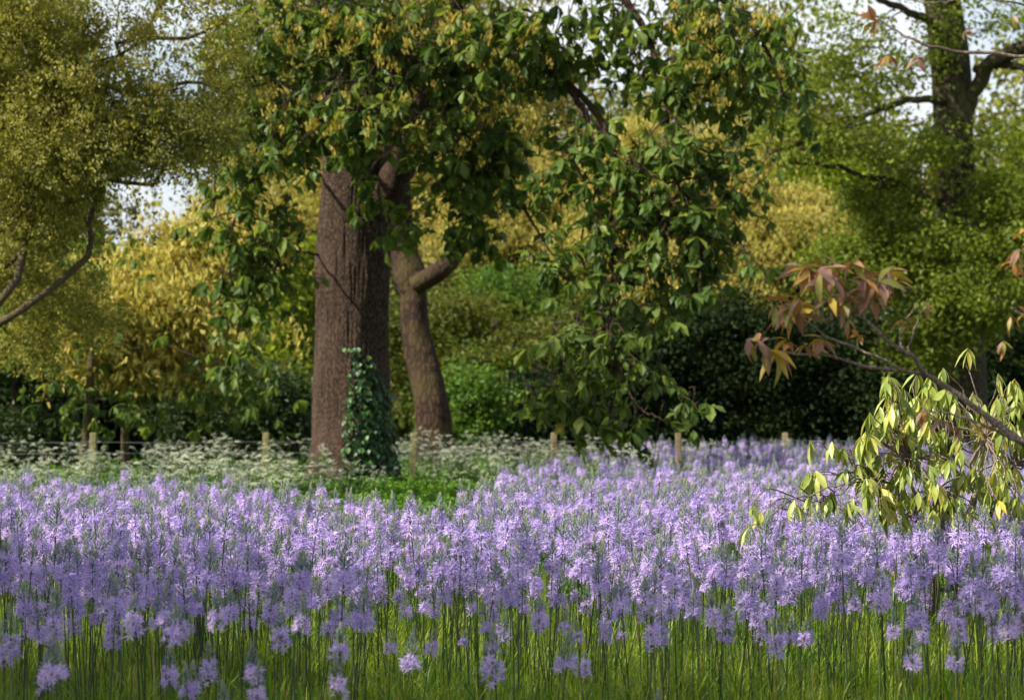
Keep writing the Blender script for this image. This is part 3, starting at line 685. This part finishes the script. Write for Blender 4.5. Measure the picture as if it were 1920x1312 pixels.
# ------------------------------------------------------------------ camas, near plants as things, the rest as one mass
def camas_parts(seed, H=.85, openf=.55, full=1.0):
    rr = np.random.default_rng(seed)
    ben = rr.normal(0, .025, 2)
    def axis(z): t = z / H; return np.array([ben[0] * t * t, ben[1] * t * t, z])
    spike = rr.uniform(.17, .23) * (1 + .45 * (openf - .45)); z0 = H - spike; z1 = H * .985
    zo = z0 + (z1 - z0) * openf
    st = [tube(np.array([axis(z) for z in np.linspace(-.05, H * .93, 7)]), np.linspace(.0045, .0024, 7), 5, r=rr.random())]
    fl = Geo(); an = Geo(); bd = Geo()
    nf = int(rr.integers(20, 27) * (.5 + openf) * full)
    ga = rr.uniform(0, 6)
    for i in range(nf):
        z = z0 + (zo - z0) * (i + rr.uniform(-.3, .3)) / nf; az = ga + i * 2.4 + rr.normal(0, .25)
        lift = rr.uniform(.0, .55); Lp = rr.uniform(.018, .032) * (1.15 - .35 * i / nf)
        a = axis(z); dr = np.array([cos(az) * cos(lift), sin(az) * cos(lift), sin(lift)])
        c = a + dr * Lp
        v = np.vstack([tube(np.array([a, c]), .0011, 3, cap=False)['v']]); 
        st.append(tube(np.array([a, c]), .0012, 3, r=.4, cap=False))
        Mz = rotz(az) @ roty(-lift + rr.normal(0, .2)) @ rotx(rr.uniform(0, 6.28))
        size = rr.uniform(.030, .038)
        for q in range(6):
            th = q * pi / 3 + rr.normal(0, .12); op = rr.uniform(.6, 1.45)     # angle from flower axis
            wv = .0027 * rr.uniform(.85, 1.2)
            d1 = np.array([cos(op * .8), sin(op * .8) * cos(th), sin(op * .8) * sin(th)]) * size * .5
            d2 = d1 + np.array([cos(op * 1.15), sin(op * 1.15) * cos(th), sin(op * 1.15) * sin(th)]) * size * .5
            sd_ = np.array([0, -sin(th), cos(th)]) * wv
            V = np.array([-sd_ * .35, sd_ * .35, d1 + sd_, d1 - sd_, d2]) @ Mz.T + c
            fl.add(V, [(0, 1, 2, 3), (3, 2, 4)], rr.random())
        V = np.array([(0.012, 0, .002), (.014, .002, 0), (.012, 0, -.002), (.011, -.002, 0)]) @ Mz.T + c
        an.add(V, [(0, 1, 2, 3)], rr.random())
    nb = int(36 * (1 - openf) / .45 * .8)
    for i in range(nb):
        t = i / nb; z = zo + (z1 - zo) * t ** .9; az = ga + i * 2.4; lift = .55 + .85 * t ** .8 + rr.normal(0, .1)
        L = (.036 - .020 * t) * rr.uniform(.85, 1.15); wv = .0040 - .0014 * t
        a = axis(z); dr = np.array([cos(az) * cos(lift), sin(az) * cos(lift), sin(lift)]); s1 = np.cross(dr, (0, 0, 1)); s1 /= np.linalg.norm(s1); s2 = np.cross(dr, s1)
        a2 = a + dr * (.016 * (1 - t) + .002); m_ = a2 + dr * L * .45; e = a2 + dr * L
        V = np.array([a2, m_ + s1 * wv, m_ + s2 * wv, m_ - s1 * wv, m_ - s2 * wv, e])
        bd.add(V, [(0, 2, 1), (0, 3, 2), (0, 4, 3), (0, 1, 4), (1, 2, 5), (2, 3, 5), (3, 4, 5), (4, 1, 5)], min(1, max(0, .15 + .7 * t + rr.normal(0, .15))))
    return join(st), fl.fin(), an.fin(), bd.fin()
def withm(g, m): g = dict(g); g['m'] = np.full(len(g['lt']), m, np.int32); return g
VAR = []
for s_, (H, of, fu) in enumerate([(.85, .42, 1), (.9, .5, 1.1), (.8, .35, 1), (.88, .66, 1.2), (.78, .3, .8), (.92, .4, 1.05), (.84, .5, 1.15), (.75, .4, .7), (.95, .58, 1.25), (.86, .22, .7), (.9, .36, 1.1), (.82, .55, .9), (.93, .3, 1), (.85, .75, 1.1)]):
    st, fl, an, bd = camas_parts(100 + s_, H, of, fu)
    VAR.append(dict(H=H, stem=mesh_of('stem', st, [M['stem']]), florets=mesh_of('florets', join([withm(fl, 0), withm(an, 1)]), [M['petal'], M['anther']]), buds=mesh_of('buds', bd, [M['bud']]),
                    all=join([withm(st, 0), withm(fl, 1), withm(an, 2), withm(bd, 3)])))

def stuff(name, label, cat, templates, mats, pts, rot, scl, pick):
    """one object: template islands plus loose points, instanced inside its own node tree"""
    gs = []; tid = []
    for k, t in enumerate(templates): gs.append(t); tid += [k] * len(t['v'])
    n = len(pts); tn = len(tid)
    gs.append(dict(v=np.asarray(pts), li=np.zeros(0, np.int32), lt=np.zeros(0, np.int32), m=np.zeros(0, np.int32), r=np.zeros(n)))
    me = mesh_of(name, join(gs), mats)
    def at(nm, ty, val, key='value'):
        a = me.attributes.new(nm, ty, 'POINT'); a.data.foreach_set(key, val)
    at('tid', 'INT', np.array(tid + [-1] * n, np.int32))
    at('pick', 'INT', np.concatenate([np.zeros(tn), pick]).astype(np.int32))
    at('rot', 'FLOAT_VECTOR', np.concatenate([np.zeros((tn, 3)), rot]).astype(np.float32).ravel(), 'vector')
    at('scl', 'FLOAT', np.concatenate([np.ones(tn), scl]).astype(np.float32))
    o = link(bpy.data.objects.new(name, me)); tag(o, label, cat, kind='stuff')
    ng = bpy.data.node_groups.new(name, 'GeometryNodeTree')
    ng.interface.new_socket('Geometry', in_out='INPUT', socket_type='NodeSocketGeometry')
    ng.interface.new_socket('Geometry', in_out='OUTPUT', socket_type='NodeSocketGeometry')
    N, L = ng.nodes, ng.links
    gi = N.new('NodeGroupInput'); go = N.new('NodeGroupOutput'); jn = N.new('GeometryNodeJoinGeometry')
    def named(nm, ty): a = N.new('GeometryNodeInputNamedAttribute'); a.data_type = ty; a.inputs[0].default_value = nm; return a.outputs[0]
    def eq(sock, v):
        c = N.new('FunctionNodeCompare'); c.data_type = 'INT'; c.operation = 'EQUAL'
        L.new(sock, c.inputs[2]); c.inputs[3].default_value = v; return c.outputs[0]
    tidn, pk, ro, scn = named('tid', 'INT'), named('pick', 'INT'), named('rot', 'FLOAT_VECTOR'), named('scl', 'FLOAT')
    sp = N.new('GeometryNodeSeparateGeometry'); L.new(gi.outputs[0], sp.inputs[0]); L.new(eq(tidn, -1), sp.inputs[1])
    for k in range(len(templates)):
        s = N.new('GeometryNodeSeparateGeometry'); L.new(gi.outputs[0], s.inputs[0]); L.new(eq(tidn, k), s.inputs[1])
        ip = N.new('GeometryNodeInstanceOnPoints'); L.new(sp.outputs[0], ip.inputs['Points']); L.new(eq(pk, k), ip.inputs['Selection'])
        L.new(s.outputs[0], ip.inputs['Instance']); L.new(ro, ip.inputs['Rotation']); L.new(scn, ip.inputs['Scale']); L.new(ip.outputs[0], jn.inputs[0])
    L.new(jn.outputs[0], go.inputs[0])
    md = o.modifiers.new('scatter', 'NODES'); md.node_group = ng
    return o

def px_of(x, y): return 960 + x / y * FPX
def camas_density(px, d):
    front = np.interp(px, [0, 250, 450, 700, 1000, 1300, 1500, 1920], [9.0, 9.2, 9.6, 10.3, 10.5, 10.3, 9.8, 9.6])
    a = np.interp(d - front, [0, .5, 1.3, 2.4, 3.6], [0, .3, .6, .95, 1.0])
    back = np.interp(px, [-200, 0, 300, 600, 700, 880, 960, 1050, 1250, 1400, 2100], [29, 29, 27, 24, 21, 22, 30, 42, 56, 58, 62])
    b = np.clip((back - d) / (1.0 + back * .05), 0, 1)
    base = np.interp(d, [9, 11, 13, 16, 21, 28, 50], [26, 32, 50, 74, 66, 34, 22])
    gap = np.where((d > 33) & (d < 44) & (px < 1330), .25, 1.0)
    return base * a * b * gap
def sample_field(dens, dmin, dmax, peak, margin=1.5):
    area = 0.5 * (dmax - dmin) * 2 * (0.2118 * (dmax + dmin) / 2 * 2 / 2 * 2 + 2 * margin) / 2 * 1.0
    hw = lambda d: .2118 * d + margin
    A = (hw(dmin) + hw(dmax)) * (dmax - dmin)
    n = int(A * peak)
    y = rg.uniform(dmin, dmax, n); x = rg.uniform(-1, 1, n) * hw(dmax); k = abs(x) < hw(y); x, y = x[k], y[k]
    n2 = int(n * 1.0)
    q = dens(px_of(x, y), y) / peak
    # small scale patchiness
    pt = .75 + .45 * np.sin(x * 3.1 + 1.3 * np.sin(y * 1.7)) * np.sin(y * 2.3 + x)
    k = rg.random(len(x)) < q * pt
    return x[k], y[k]
cx, cy = sample_field(camas_density, 9.0, 60, 74)
H0 = .85
def plant_h(n, y): return np.clip(rg.normal(.96, .14, n), .6, 1.28) * np.interp(y, [10, 14, 25, 60], [.97, 1.0, 1.0, .95])
ch = plant_h(len(cx), cy)
cpick = rg.choice(14, len(cx), p=[.09, .09, .08, .07, .07, .09, .08, .05, .07, .04, .09, .07, .07, .04])
crot = np.stack([rg.normal(0, .07, len(cx)), rg.normal(0, .07, len(cx)), rg.uniform(0, 6.28, len(cx))], 1)
# hand-placed nearest spikes: photo x, photo y of the tip, height, words
NEAR = [(105, 1178, .80, 2, 'short camas spike in the bottom left corner, leaning beside its twin'), (135, 1195, .72, 4, 'smoky violet camas spike just right of the bottom left corner'),
        (68, 1215, .66, 7, 'low camas spike nearest the bottom left corner, cut by the frame'), (360, 1235, .62, 4, 'low camas tip at the bottom edge, left of the big trunk'),
        (440, 1270, .60, 7, 'lowest camas tip at the bottom edge, left of centre'), (482, 1232, .66, 2, 'camas spike bowed over low at the bottom, left of centre'),
        (632, 1165, .80, 5, 'grey-budded camas spike standing alone below the big trunk'), (648, 1215, .70, 7, 'small violet camas head low in the grass below the big trunk'),
        (752, 1170, .74, 2, 'camas spike with a round violet skirt, alone in the grass below the centre'), (906, 1168, .84, 7, 'small star-flowered camas alone in the grass at the centre'),
        (1032, 1170, .80, 4, 'few-flowered open camas alone in the grass right of centre'), (1227, 1290, .58, 7, 'camas tip just entering the bottom edge right of centre'),
        (1680, 1180, .72, 4, 'short camas half hidden in grass at the lower right'), (1560, 1095, .82, 8, 'fattest deep violet camas head at the lower right'),
        (520, 1130, .82, 1, 'tall camas with full skirt at the lower left of centre'), (240, 1110, .85, 6, 'full violet camas head in the front row at the left'),
        (340, 1135, .80, 8, 'broad mauve camas head in the front row left of the big trunk'), (55, 1085, .88, 5, 'dusky camas head in the front row by the left edge'),
        (1790, 1130, .8, 3, 'dusky violet camas in the front row near the right edge'), (1865, 1075, .86, 6, 'tall camas by the right edge above the dark stems')]
hx, hy, hs, hp, hl = [], [], [], [], []
for px, py, hgt, v, lab in NEAR:
    d = FPX * (CAM_H - hgt) / (py - 760.0); x, y = XY(px, d)
    hx.append(x); hy.append(y); hs.append(hgt / VAR[v]['H']); hp.append(v); hl.append(lab)
order = np.argsort(np.where((abs(px_of(cx, cy) - 960) < 975) & (cy > 9.3), cy, 99))
nind = 300 - len(NEAR)
ind = order[:nind]; rest = order[nind:]
def camas_thing(x, y, s, v, rot, lab, grp):
    o = bpy.data.objects.new('camas_plant', None); o.location = (x, y, 0); o.rotation_euler = rot; o.scale = (s, s, s); o.empty_display_size = .1
    link(o); tag(o, lab, 'camas flower', grp)
    for nm in ('stem', 'florets', 'buds'):
        link(bpy.data.objects.new(nm, VAR[v][nm]), o)
GRP = 'violet camas spikes in the front of the meadow'
for x, y, s, v, lab in zip(hx, hy, hs, hp, hl): camas_thing(x, y, s, v, (rg.normal(0, .05), rg.normal(0, .05), rg.uniform(0, 6)), lab, GRP)
LOOK = ['with a half-open skirt of stars', 'densely ringed with open stars', 'half in grey-green bud', 'with a long open violet spire', 'mostly still in bud', 'with a slim pale tip', 'with a full bushy head', 'small and thin-skirted', 'broad-headed', 'all grey-green buds over a few stars', 'with a wide skirt under grey buds', 'thinly flowered', 'with a tall grey-green cone', 'open nearly to the tip']
ZON = [(120, 'hard by the left edge'), (240, 'near the left edge'), (360, 'well left of the big trunk'), (480, 'left of the big trunk'), (580, 'just left of the big trunk'), (670, 'below the bare bark side'), (760, 'below the ivy'), (860, 'under the bent trunk'), (980, 'just right of the bent trunk'), (1080, 'under the long oak spray'),
       (1180, 'under the hanging oak leaves'), (1290, 'under the fourth post'), (1400, 'between the two right-hand posts'), (1510, 'under the rightmost post'), (1620, 'left of the rhododendron'), (1720, 'under the rhododendron left side'), (1820, 'below the rhododendron'), (9999, 'by the right edge')]
RANK = ['nearest', 'front-row', 'second-row', 'third-row', 'fourth-row', 'fifth-row']
for i in ind:
    px = px_of(cx[i], cy[i]); z = next(t for lim, t in ZON if px < lim)
    row = RANK[min(5, int(max(0, cy[i] - 9.4) / .42))]; hh = ch[i]
    sz = 'short ' if hh < .86 else ('tall ' if hh > 1.06 else '')
    camas_thing(cx[i], cy[i], ch[i] * H0 / VAR[cpick[i]]['H'], cpick[i], tuple(crot[i]), ' '.join(('%s %scamas %s, %s' % (row, sz, LOOK[cpick[i]], z)).split()[:16]), GRP)
stuff('camas_drift', 'dense violet drift of camas flowers running back to the fence', 'camas flowers', [v['all'] for v in VAR], [M['stem'], M['petal'], M['anther'], M['bud']],
      np.stack([cx[rest], cy[rest], np.zeros(len(rest))], 1), crot[rest], ch[rest] * H0 / np.array([VAR[p]['H'] for p in cpick[rest]]), cpick[rest])

# ------------------------------------------------------------------ grass and herbs
def tuft(seed, n, h, rad, wv=.0035, lean=.35):
    rr = np.random.default_rng(seed); g = Geo()
    for i in range(n):
        a = rr.uniform(0, 6.28); r0 = rad * rr.random() ** .5; p = np.array([cos(a) * r0, sin(a) * r0, -.02])
        H = h * rr.uniform(.45, 1.1); b = rr.uniform(0, 6.28); ln = abs(rr.normal(0, lean)) * H; w_ = wv * rr.uniform(.6, 1.5)
        s = np.array([-sin(b), cos(b), 0]) * w_; dr = np.array([cos(b), sin(b), 0])
        V = [p - s, p + s, p + dr * ln * .25 + (0, 0, H * .5) + s * .9, p + dr * ln * .25 + (0, 0, H * .5) - s * .9, p + dr * ln * .7 + (0, 0, H * .85) + s * .55, p + dr * ln * .7 + (0, 0, H * .85) - s * .55, p + dr * ln * 1.15 + (0, 0, H)]
        g.add(V, [(0, 1, 2, 3), (3, 2, 4, 5), (5, 4, 6)], rr.random() ** 1.1)
    return g.fin()
gx, gy = sample_field(lambda px, d: np.interp(d, [9, 17, 22, 60], [60, 56, 16, 7]), 9, 60, 60, 1.2)
GT = [tuft(200 + i, 46, .24 if i % 3 else .31, .17, .003, .5) for i in range(5)] + [tuft(206, 22, .42, .14, .0065, .6)]
n = len(gx)
stuff('meadow_grass', 'bright green meadow grass under the camas stems', 'grass', GT, [M['grass']], np.stack([gx, gy, np.zeros(n)], 1),
      np.stack([rg.normal(0, .06, n), rg.normal(0, .06, n), rg.uniform(0, 6.28, n)], 1), rg.uniform(.7, 1.15, n) * np.interp(gy, [9, 14, 30], [.85, 1.0, 1.0]), rg.integers(0, 6, n))

def herb(seed, h=.45):
    rr = np.random.default_rng(seed); g = Geo()
    for i in range(26):
        a = rr.uniform(0, 6.28); z = h * rr.uniform(.25, 1); r0 = .16 * rr.random()
        for q in range(6):
            Mx = rotz(a + rr.normal(0, .5)) @ roty(rr.normal(.1, .5)) @ rotx(rr.normal(0, .5))
            leaf(g, .07, .032, Mx, (cos(a) * r0 + rr.normal(0, .03), sin(a) * r0 + rr.normal(0, .03), z + rr.normal(0, .02)), rr.random(), 0, .4, .2, 'lance', 2)
    return g.fin()
def herb_density(px, d):
    left = np.where(px < 980, np.clip((d - np.interp(px, [0, 600, 980], [23, 20, 20])) / 2, 0, 1), 0) * np.where(d < 46, 1, .3)
    right = np.where(px >= 980, .25, 0)
    return 12 * np.maximum(left, right)
ex, ey = sample_field(herb_density, 18, 56, 12)
n = len(ex)
stuff('green_herbs', 'fresh green ferny leaves around the foot of the big trunk', 'ground cover', [herb(300 + i) for i in range(4)], [M['herb']], np.stack([ex, ey, np.zeros(n)], 1),
      np.stack([np.zeros(n), np.zeros(n), rg.uniform(0, 6.28, n)], 1), rg.uniform(.7, 1.2, n), rg.integers(0, 4, n))

# ------------------------------------------------------------------ cow parsley
def parsley(seed, H=.95):
    rr = np.random.default_rng(seed); fl = Geo(); st = []; lf = Geo()
    st.append(tube(np.array([(0, 0, -.05), (rr.normal(0, .02), rr.normal(0, .02), H * .5), (rr.normal(0, .04), rr.normal(0, .04), H * .8)]), [.006, .004, .003], 4, m=0))
    for i in range(rr.integers(8, 12)):
        a = rr.uniform(0, 6.28); rad = rr.uniform(.03, .26); z0 = H * rr.uniform(.4, .8); z = H * rr.uniform(.7, 1.08) - rad * .4
        ti = rr.normal(0, .6); c = np.array([cos(a) * rad, sin(a) * rad, z]); st.append(tube(np.array([(0, 0, z0), c * (.6, .6, 1) + (0, 0, -.06), c]), .0022, 3, m=0, cap=False))
        for q in range(11):
            b = q * 2.4; r_ = .036 * math.sqrt(q / 11) * 1.15; u = c + (cos(b) * r_, sin(b) * r_, .03 + ti * cos(b - a) * r_ - r_ * .3 + rr.normal(0, .008))
            for w_ in range(5):
                v = u + rr.normal(0, .007, 3) * (1, 1, .4); s = .0078 * rr.uniform(.7, 1.25); nrm = rnd = rr.uniform(0, 6.28)
                V = np.array([(cos(nrm) * s, sin(nrm) * s, rr.normal(0, .002)), (-sin(nrm) * s, cos(nrm) * s, 0), (-cos(nrm) * s, -sin(nrm) * s, rr.normal(0, .002)), (sin(nrm) * s, -cos(nrm) * s, 0)]) + v
                fl.add(V, [(0, 1, 2, 3)], rr.random(), 2)
    for i in range(30):
        a = rr.uniform(0, 6.28); z = H * rr.uniform(.1, .7); r0 = rr.uniform(.02, .2)
        for q in range(4):
            leaf(lf, .06, .025, rotz(a + rr.normal(0, .6)) @ roty(rr.normal(.1, .5)), (cos(a) * r0 + rr.normal(0, .02), sin(a) * r0 + rr.normal(0, .02), z), rr.random(), 1, .3, .2, 'lance', 2)
    return join(st + [fl.fin(), lf.fin()])
PV = [parsley(400 + i, h) for i, h in enumerate((.95, .85, 1.05, .9, 1.1))]
PM = [M['stem'], M['herb'], M['umbel']]
def pars_density(px, d):
    l = np.where((px < 660) & (d > np.interp(px, [-100, 300, 660], [25, 25, 29])) & (d < 43), 6.0, 0)
    c = np.where((px >= 730) & (px < 1330) & (d > np.interp(px, [730, 900, 1330], [38, 36, 42])) & (d < 51), np.interp(px, [1000, 1330], [7, 3]), 0)
    t = np.where((px > 600) & (px < 790) & (d > 34) & (d < 39.2), 3.0, 0)
    s = np.where((px > 900) & (px < 1500) & (d > 24) & (d < 52), .35, 0)
    return np.maximum.reduce([l, c, t, s])
qx, qy = sample_field(pars_density, 22, 52, 7, .8)
n = len(qx); pp = rg.integers(0, 5, n); ps = rg.uniform(.55, 1.08, n); pr = rg.uniform(0, 6.28, n)
o_ = np.argsort(qy); pind, prest = o_[:300], o_[300:]
PMESH = [mesh_of('cow_parsley', g, PM) for g in PV]
PL = [(70, 'by the left edge'), (150, 'left of the leftmost post'), (230, 'at the leftmost post'), (320, 'right of the leftmost post'), (400, 'halfway from left edge to big trunk'), (470, 'left of the post beside the trunk'), (530, 'around the post left of the trunk'), (600, 'at the left foot of the big trunk'), (690, 'in front of the big trunk'), (800, 'at the ivy side of the big trunk'), (900, 'below the bent trunk'), (1000, 'left of the middle post'), (9999, 'among violet flowers right of the middle post')]
for i in pind:
    o = bpy.data.objects.new('cow_parsley', PMESH[pp[i]]); o.location = (qx[i], qy[i], 0); o.rotation_euler = (0, 0, pr[i]); o.scale = (ps[i],) * 3
    px = px_of(qx[i], qy[i]); z = next(t for lim, t in PL if px < lim)
    q = qy[i] - np.interp(px, [-100, 300, 660], [25, 25, 29])
    rw = 'foremost' if q < .8 else ('near' if q < 2 else ('mid-drift' if q < 4 else 'far'))
    sz = 'low' if ps[i] < .78 else ('tall' if ps[i] > .98 else 'middling')
    link(o); tag(o, '%s %s white cow parsley %s' % (rw, sz, z), 'cow parsley', 'white cow parsley plants ' + z)
stuff('cow_parsley_drift', 'far drift of white cow parsley along the fence', 'cow parsley', PV, PM, np.stack([qx[prest], qy[prest], np.zeros(len(prest))], 1), np.stack([np.zeros(len(prest))] * 2 + [pr[prest]], 1), ps[prest], pp[prest])
print('camas', len(cx), 'grass', len(gx), 'herb', len(ex), 'parsley', n)

# ------------------------------------------------------------------ rhododendron at the right
def rhodo():
    d = 16.8; b = P(1750, 900, d); b[2] = 0
    o = empty('rhododendron', tuple(b), 'sunlit rhododendron with drooping yellow-green leaves rising from the camas at right', 'shrub')
    W = [whorl(nn, .16, .048, p_, .22, 'lance', 4, .25, s) for nn, p_, s in [(7, 1.05, 61), (6, 1.2, 62), (8, .95, 63), (5, 1.3, 64), (6, .8, 65)]]
    B = [(1740, 760, 130, 60, d, .35, 22), (1660, 820, 70, 70, d - .2, .3, 16), (1790, 860, 110, 70, d, .4, 26), (1880, 800, 60, 110, d, .4, 22), (1680, 900, 90, 50, d - .2, .35, 20), (1840, 930, 110, 40, d - .2, .4, 20), (1720, 950, 120, 30, d, .4, 14), (1960, 850, 60, 110, d, .4, 16), (1780, 800, 90, 60, d + .4, .4, 12)]
    C, RR = clumps(B, 1.25, .1)
    X = [(1815, 655, 16.7), (1768, 690, 16.7), (1665, 715, 16.6), (1720, 700, 16.8), (1650, 765, 16.6), (1690, 745, 16.7), (1560, 830, 16.5), (1612, 822, 16.5), (1580, 838, 16.5), (1530, 885, 16.4), (1585, 880, 16.5), (1515, 890, 16.4), (1560, 925, 16.4), (1600, 935, 16.4), (1410, 945, 16.0), (1490, 940, 16.1), (1430, 965, 16.1),
         (1640, 800, 16.5), (1700, 790, 16.6), (1870, 880, 16.5), (1890, 870, 16.5), (1635, 925, 16.3), (1530, 960, 16.2)]
    T = np.vstack([C, [P(*q) for q in X], [P(q[0] + rg.normal(0, 18), q[1] + rg.normal(0, 14), q[2]) for q in X if q[0] < 1700]]); n = len(T)
    T[:, 2] = np.maximum(T[:, 2], .55)
    Mx = rnd_rot(n, .22) * rg.uniform(.75, 1.15, n)[:, None, None]
    f = scatter_multi(W, Mx, T, rg.random(n), .35); f['v'] -= b
    obj('leaves', f, M['rhodo'], o, True)
    parts = []
    hubs = []
    for px, py in [(1700, 860), (1780, 840), (1850, 820), (1900, 870), (1640, 900), (1750, 920), (1560, 950)]:
        h = P(px, py, d + rg.normal(0, .1)); hubs.append(h); parts.append(limb(b + rg.normal(0, .1, 3) * (1, 1, 0), h, .018, .010, 7, .05, .12))
    hubs = np.array(hubs)
    for q in T:
        h = hubs[np.argmin(np.linalg.norm(hubs - q, axis=1))]; parts.append(limb(h, q, .007, .0035, 5, .06, .10, 6))
    g = join(parts); g['v'] -= b; obj('branches', g, M['twig_grey'], o, True)
rhodo()

# ------------------------------------------------------------------ bronze-leaved tree reaching in from the right
def bronze():
    b = np.array([3.6, 10.3, 0.0]); d = 10.2; k = d / FPX
    o = empty('bronze_leaved_tree', tuple(b), 'young tree reaching in from the right with grey boughs and bronze-red leaves', 'tree')
    parts = []
    def br(rows, nn=26, n_=10):
        q = smoothline([np.append(P(x, y, dd), w_ * .8 * dd / FPX / 2) for x, y, dd, w_ in rows], nn, .003)
        parts.append(tube(q[:, :3], q[:, 3], n_, disp=lambda th, i: 1 + .08 * np.sin(3 * th + i * 1.3) + (.18 if i % 6 == 0 else 0))); return q
    parts.append(tube(smoothline([b + (0, 0, -.2), b + (.05, 0, 1.0), b + (-.05, .05, 2.4), b + (.1, .1, 4.2)], 20), np.linspace(.09, .04, 20), 14))
    br([(2560, 960, 10.3, 40), (2200, 900, 10.3, 32), (2040, 880, 10.2, 24), (1920, 832, 10.2, 19), (1850, 780, 10.2, 15), (1785, 730, 10.2, 12), (1725, 700, 10.2, 9), (1640, 690, 10.2, 7), (1560, 668, 10.2, 6), (1500, 665, 10.2, 5), (1455, 658, 10.2, 4)])
    br([(1800, 742, 10.2, 10), (1740, 705, 10.2, 9.5), (1712, 668, 10.1, 9), (1665, 640, 10.1, 8), (1630, 607, 10.1, 8), (1600, 572, 10.1, 7), (1575, 545, 10.1, 6), (1568, 520, 10.1, 4)])
    br([(1735, 706, 10.2, 7), (1690, 692, 10.1, 6), (1640, 665, 10.1, 5.5), (1560, 635, 10.1, 5), (1510, 600, 10.1, 4), (1480, 565, 10.1, 3)])
    br([(1690, 660, 10.2, 5), (1690, 620, 10.3, 4), (1720, 570, 10.4, 3)])
    br([(1700, 668, 10.2, 4), (1720, 600, 10.3, 3), (1740, 560, 10.3, 2)])
    br([(1920, 832, 10.2, 10), (1850, 800, 9.9, 6), (1780, 775, 9.8, 5), (1730, 770, 9.8, 3)])
    br([(2560, 20, 10.2, 20), (2200, 150, 10.2, 14), (2000, 120, 10.2, 10), (1920, 107, 10.2, 8), (1820, 98, 10.2, 7.5), (1750, 88, 10.1, 6.5), (1700, 70, 10.1, 5.5), (1660, 45, 10.1, 4), (1630, 30, 10.1, 3)])
    br([(1920, 10, 10.4, 5), (1820, -6, 10.3, 4), (1760, 6, 10.3, 3), (1700, 0, 10.3, 2)])
    br([(2100, 640, 10.3, 9), (1980, 560, 10.2, 6), (1920, 490, 10.2, 4), (1900, 470, 10.2, 3)])
    br([(1980, 640, 10.3, 6), (1930, 600, 10.2, 4), (1895, 575, 10.2, 3)])
    g = join(parts); g['v'] -= b; obj('trunk', g, M['twig_grey'], o, True)
    W = [whorl(nn, .12, .040, p_, .5, 'lance', 4, .35, s) for nn, p_, s in [(6, .45, 71), (5, .8, 72), (7, .25, 73), (4, .9, 74), (5, .1, 75)]]
    X = [(1455, 658, 1.1), (1440, 650, 1.1), (1495, 585, 1.1), (1470, 570, 1.1), (1515, 500, 1.1), (1540, 505, 1.2), (1650, 515, 1.2), (1620, 540, 1.1), (1575, 550, 1.1), (1545, 640, .8), (1420, 640, .9), (1405, 635, .8), (1485, 570, 1.1), (1470, 590, .9), (1500, 560, .9), (1500, 500, 1), (1520, 510, 1), (1560, 520, 1.1), (1555, 560, .9), (1590, 555, .9), (1620, 520, 1), (1650, 530, 1), (1640, 560, .8), (1665, 505, .9), (1600, 490, .8), (1545, 490, .9), (1680, 530, .8), (1530, 570, .8), (1455, 575, .7), (1590, 600, .6), (1610, 630, .5), (1475, 640, .7), (1510, 650, .6), (1530, 640, .7),
         (1570, 500, .9), (1700, 600, .6), (1740, 570, .5), (1730, 770, .8), (1760, 790, .8), (1800, 800, .7), (1830, 790, .6), (1910, 470, .8), (1900, 490, .8), (1925, 430, .8), (1895, 590, .7), (1925, 590, .9), (1880, 640, .6),
         (1640, 40, .8), (1720, 108, .6), (1665, 105, .7), (1810, 60, .4), (1900, 30, .4), (2000, 300, 1), (2030, 500, 1), (2050, 60, 1)]
    T = np.array([P(x, y, 10.1 + rg.normal(0, .12)) for x, y, s in X]); S = np.array([q[2] for q in X])
    f = scatter_multi(W, rnd_rot(len(T), .45) * S[:, None, None], T, rg.random(len(T)), .35); f['v'] -= b
    obj('leaves', f, M['redleaf'], o, True)
bronze()
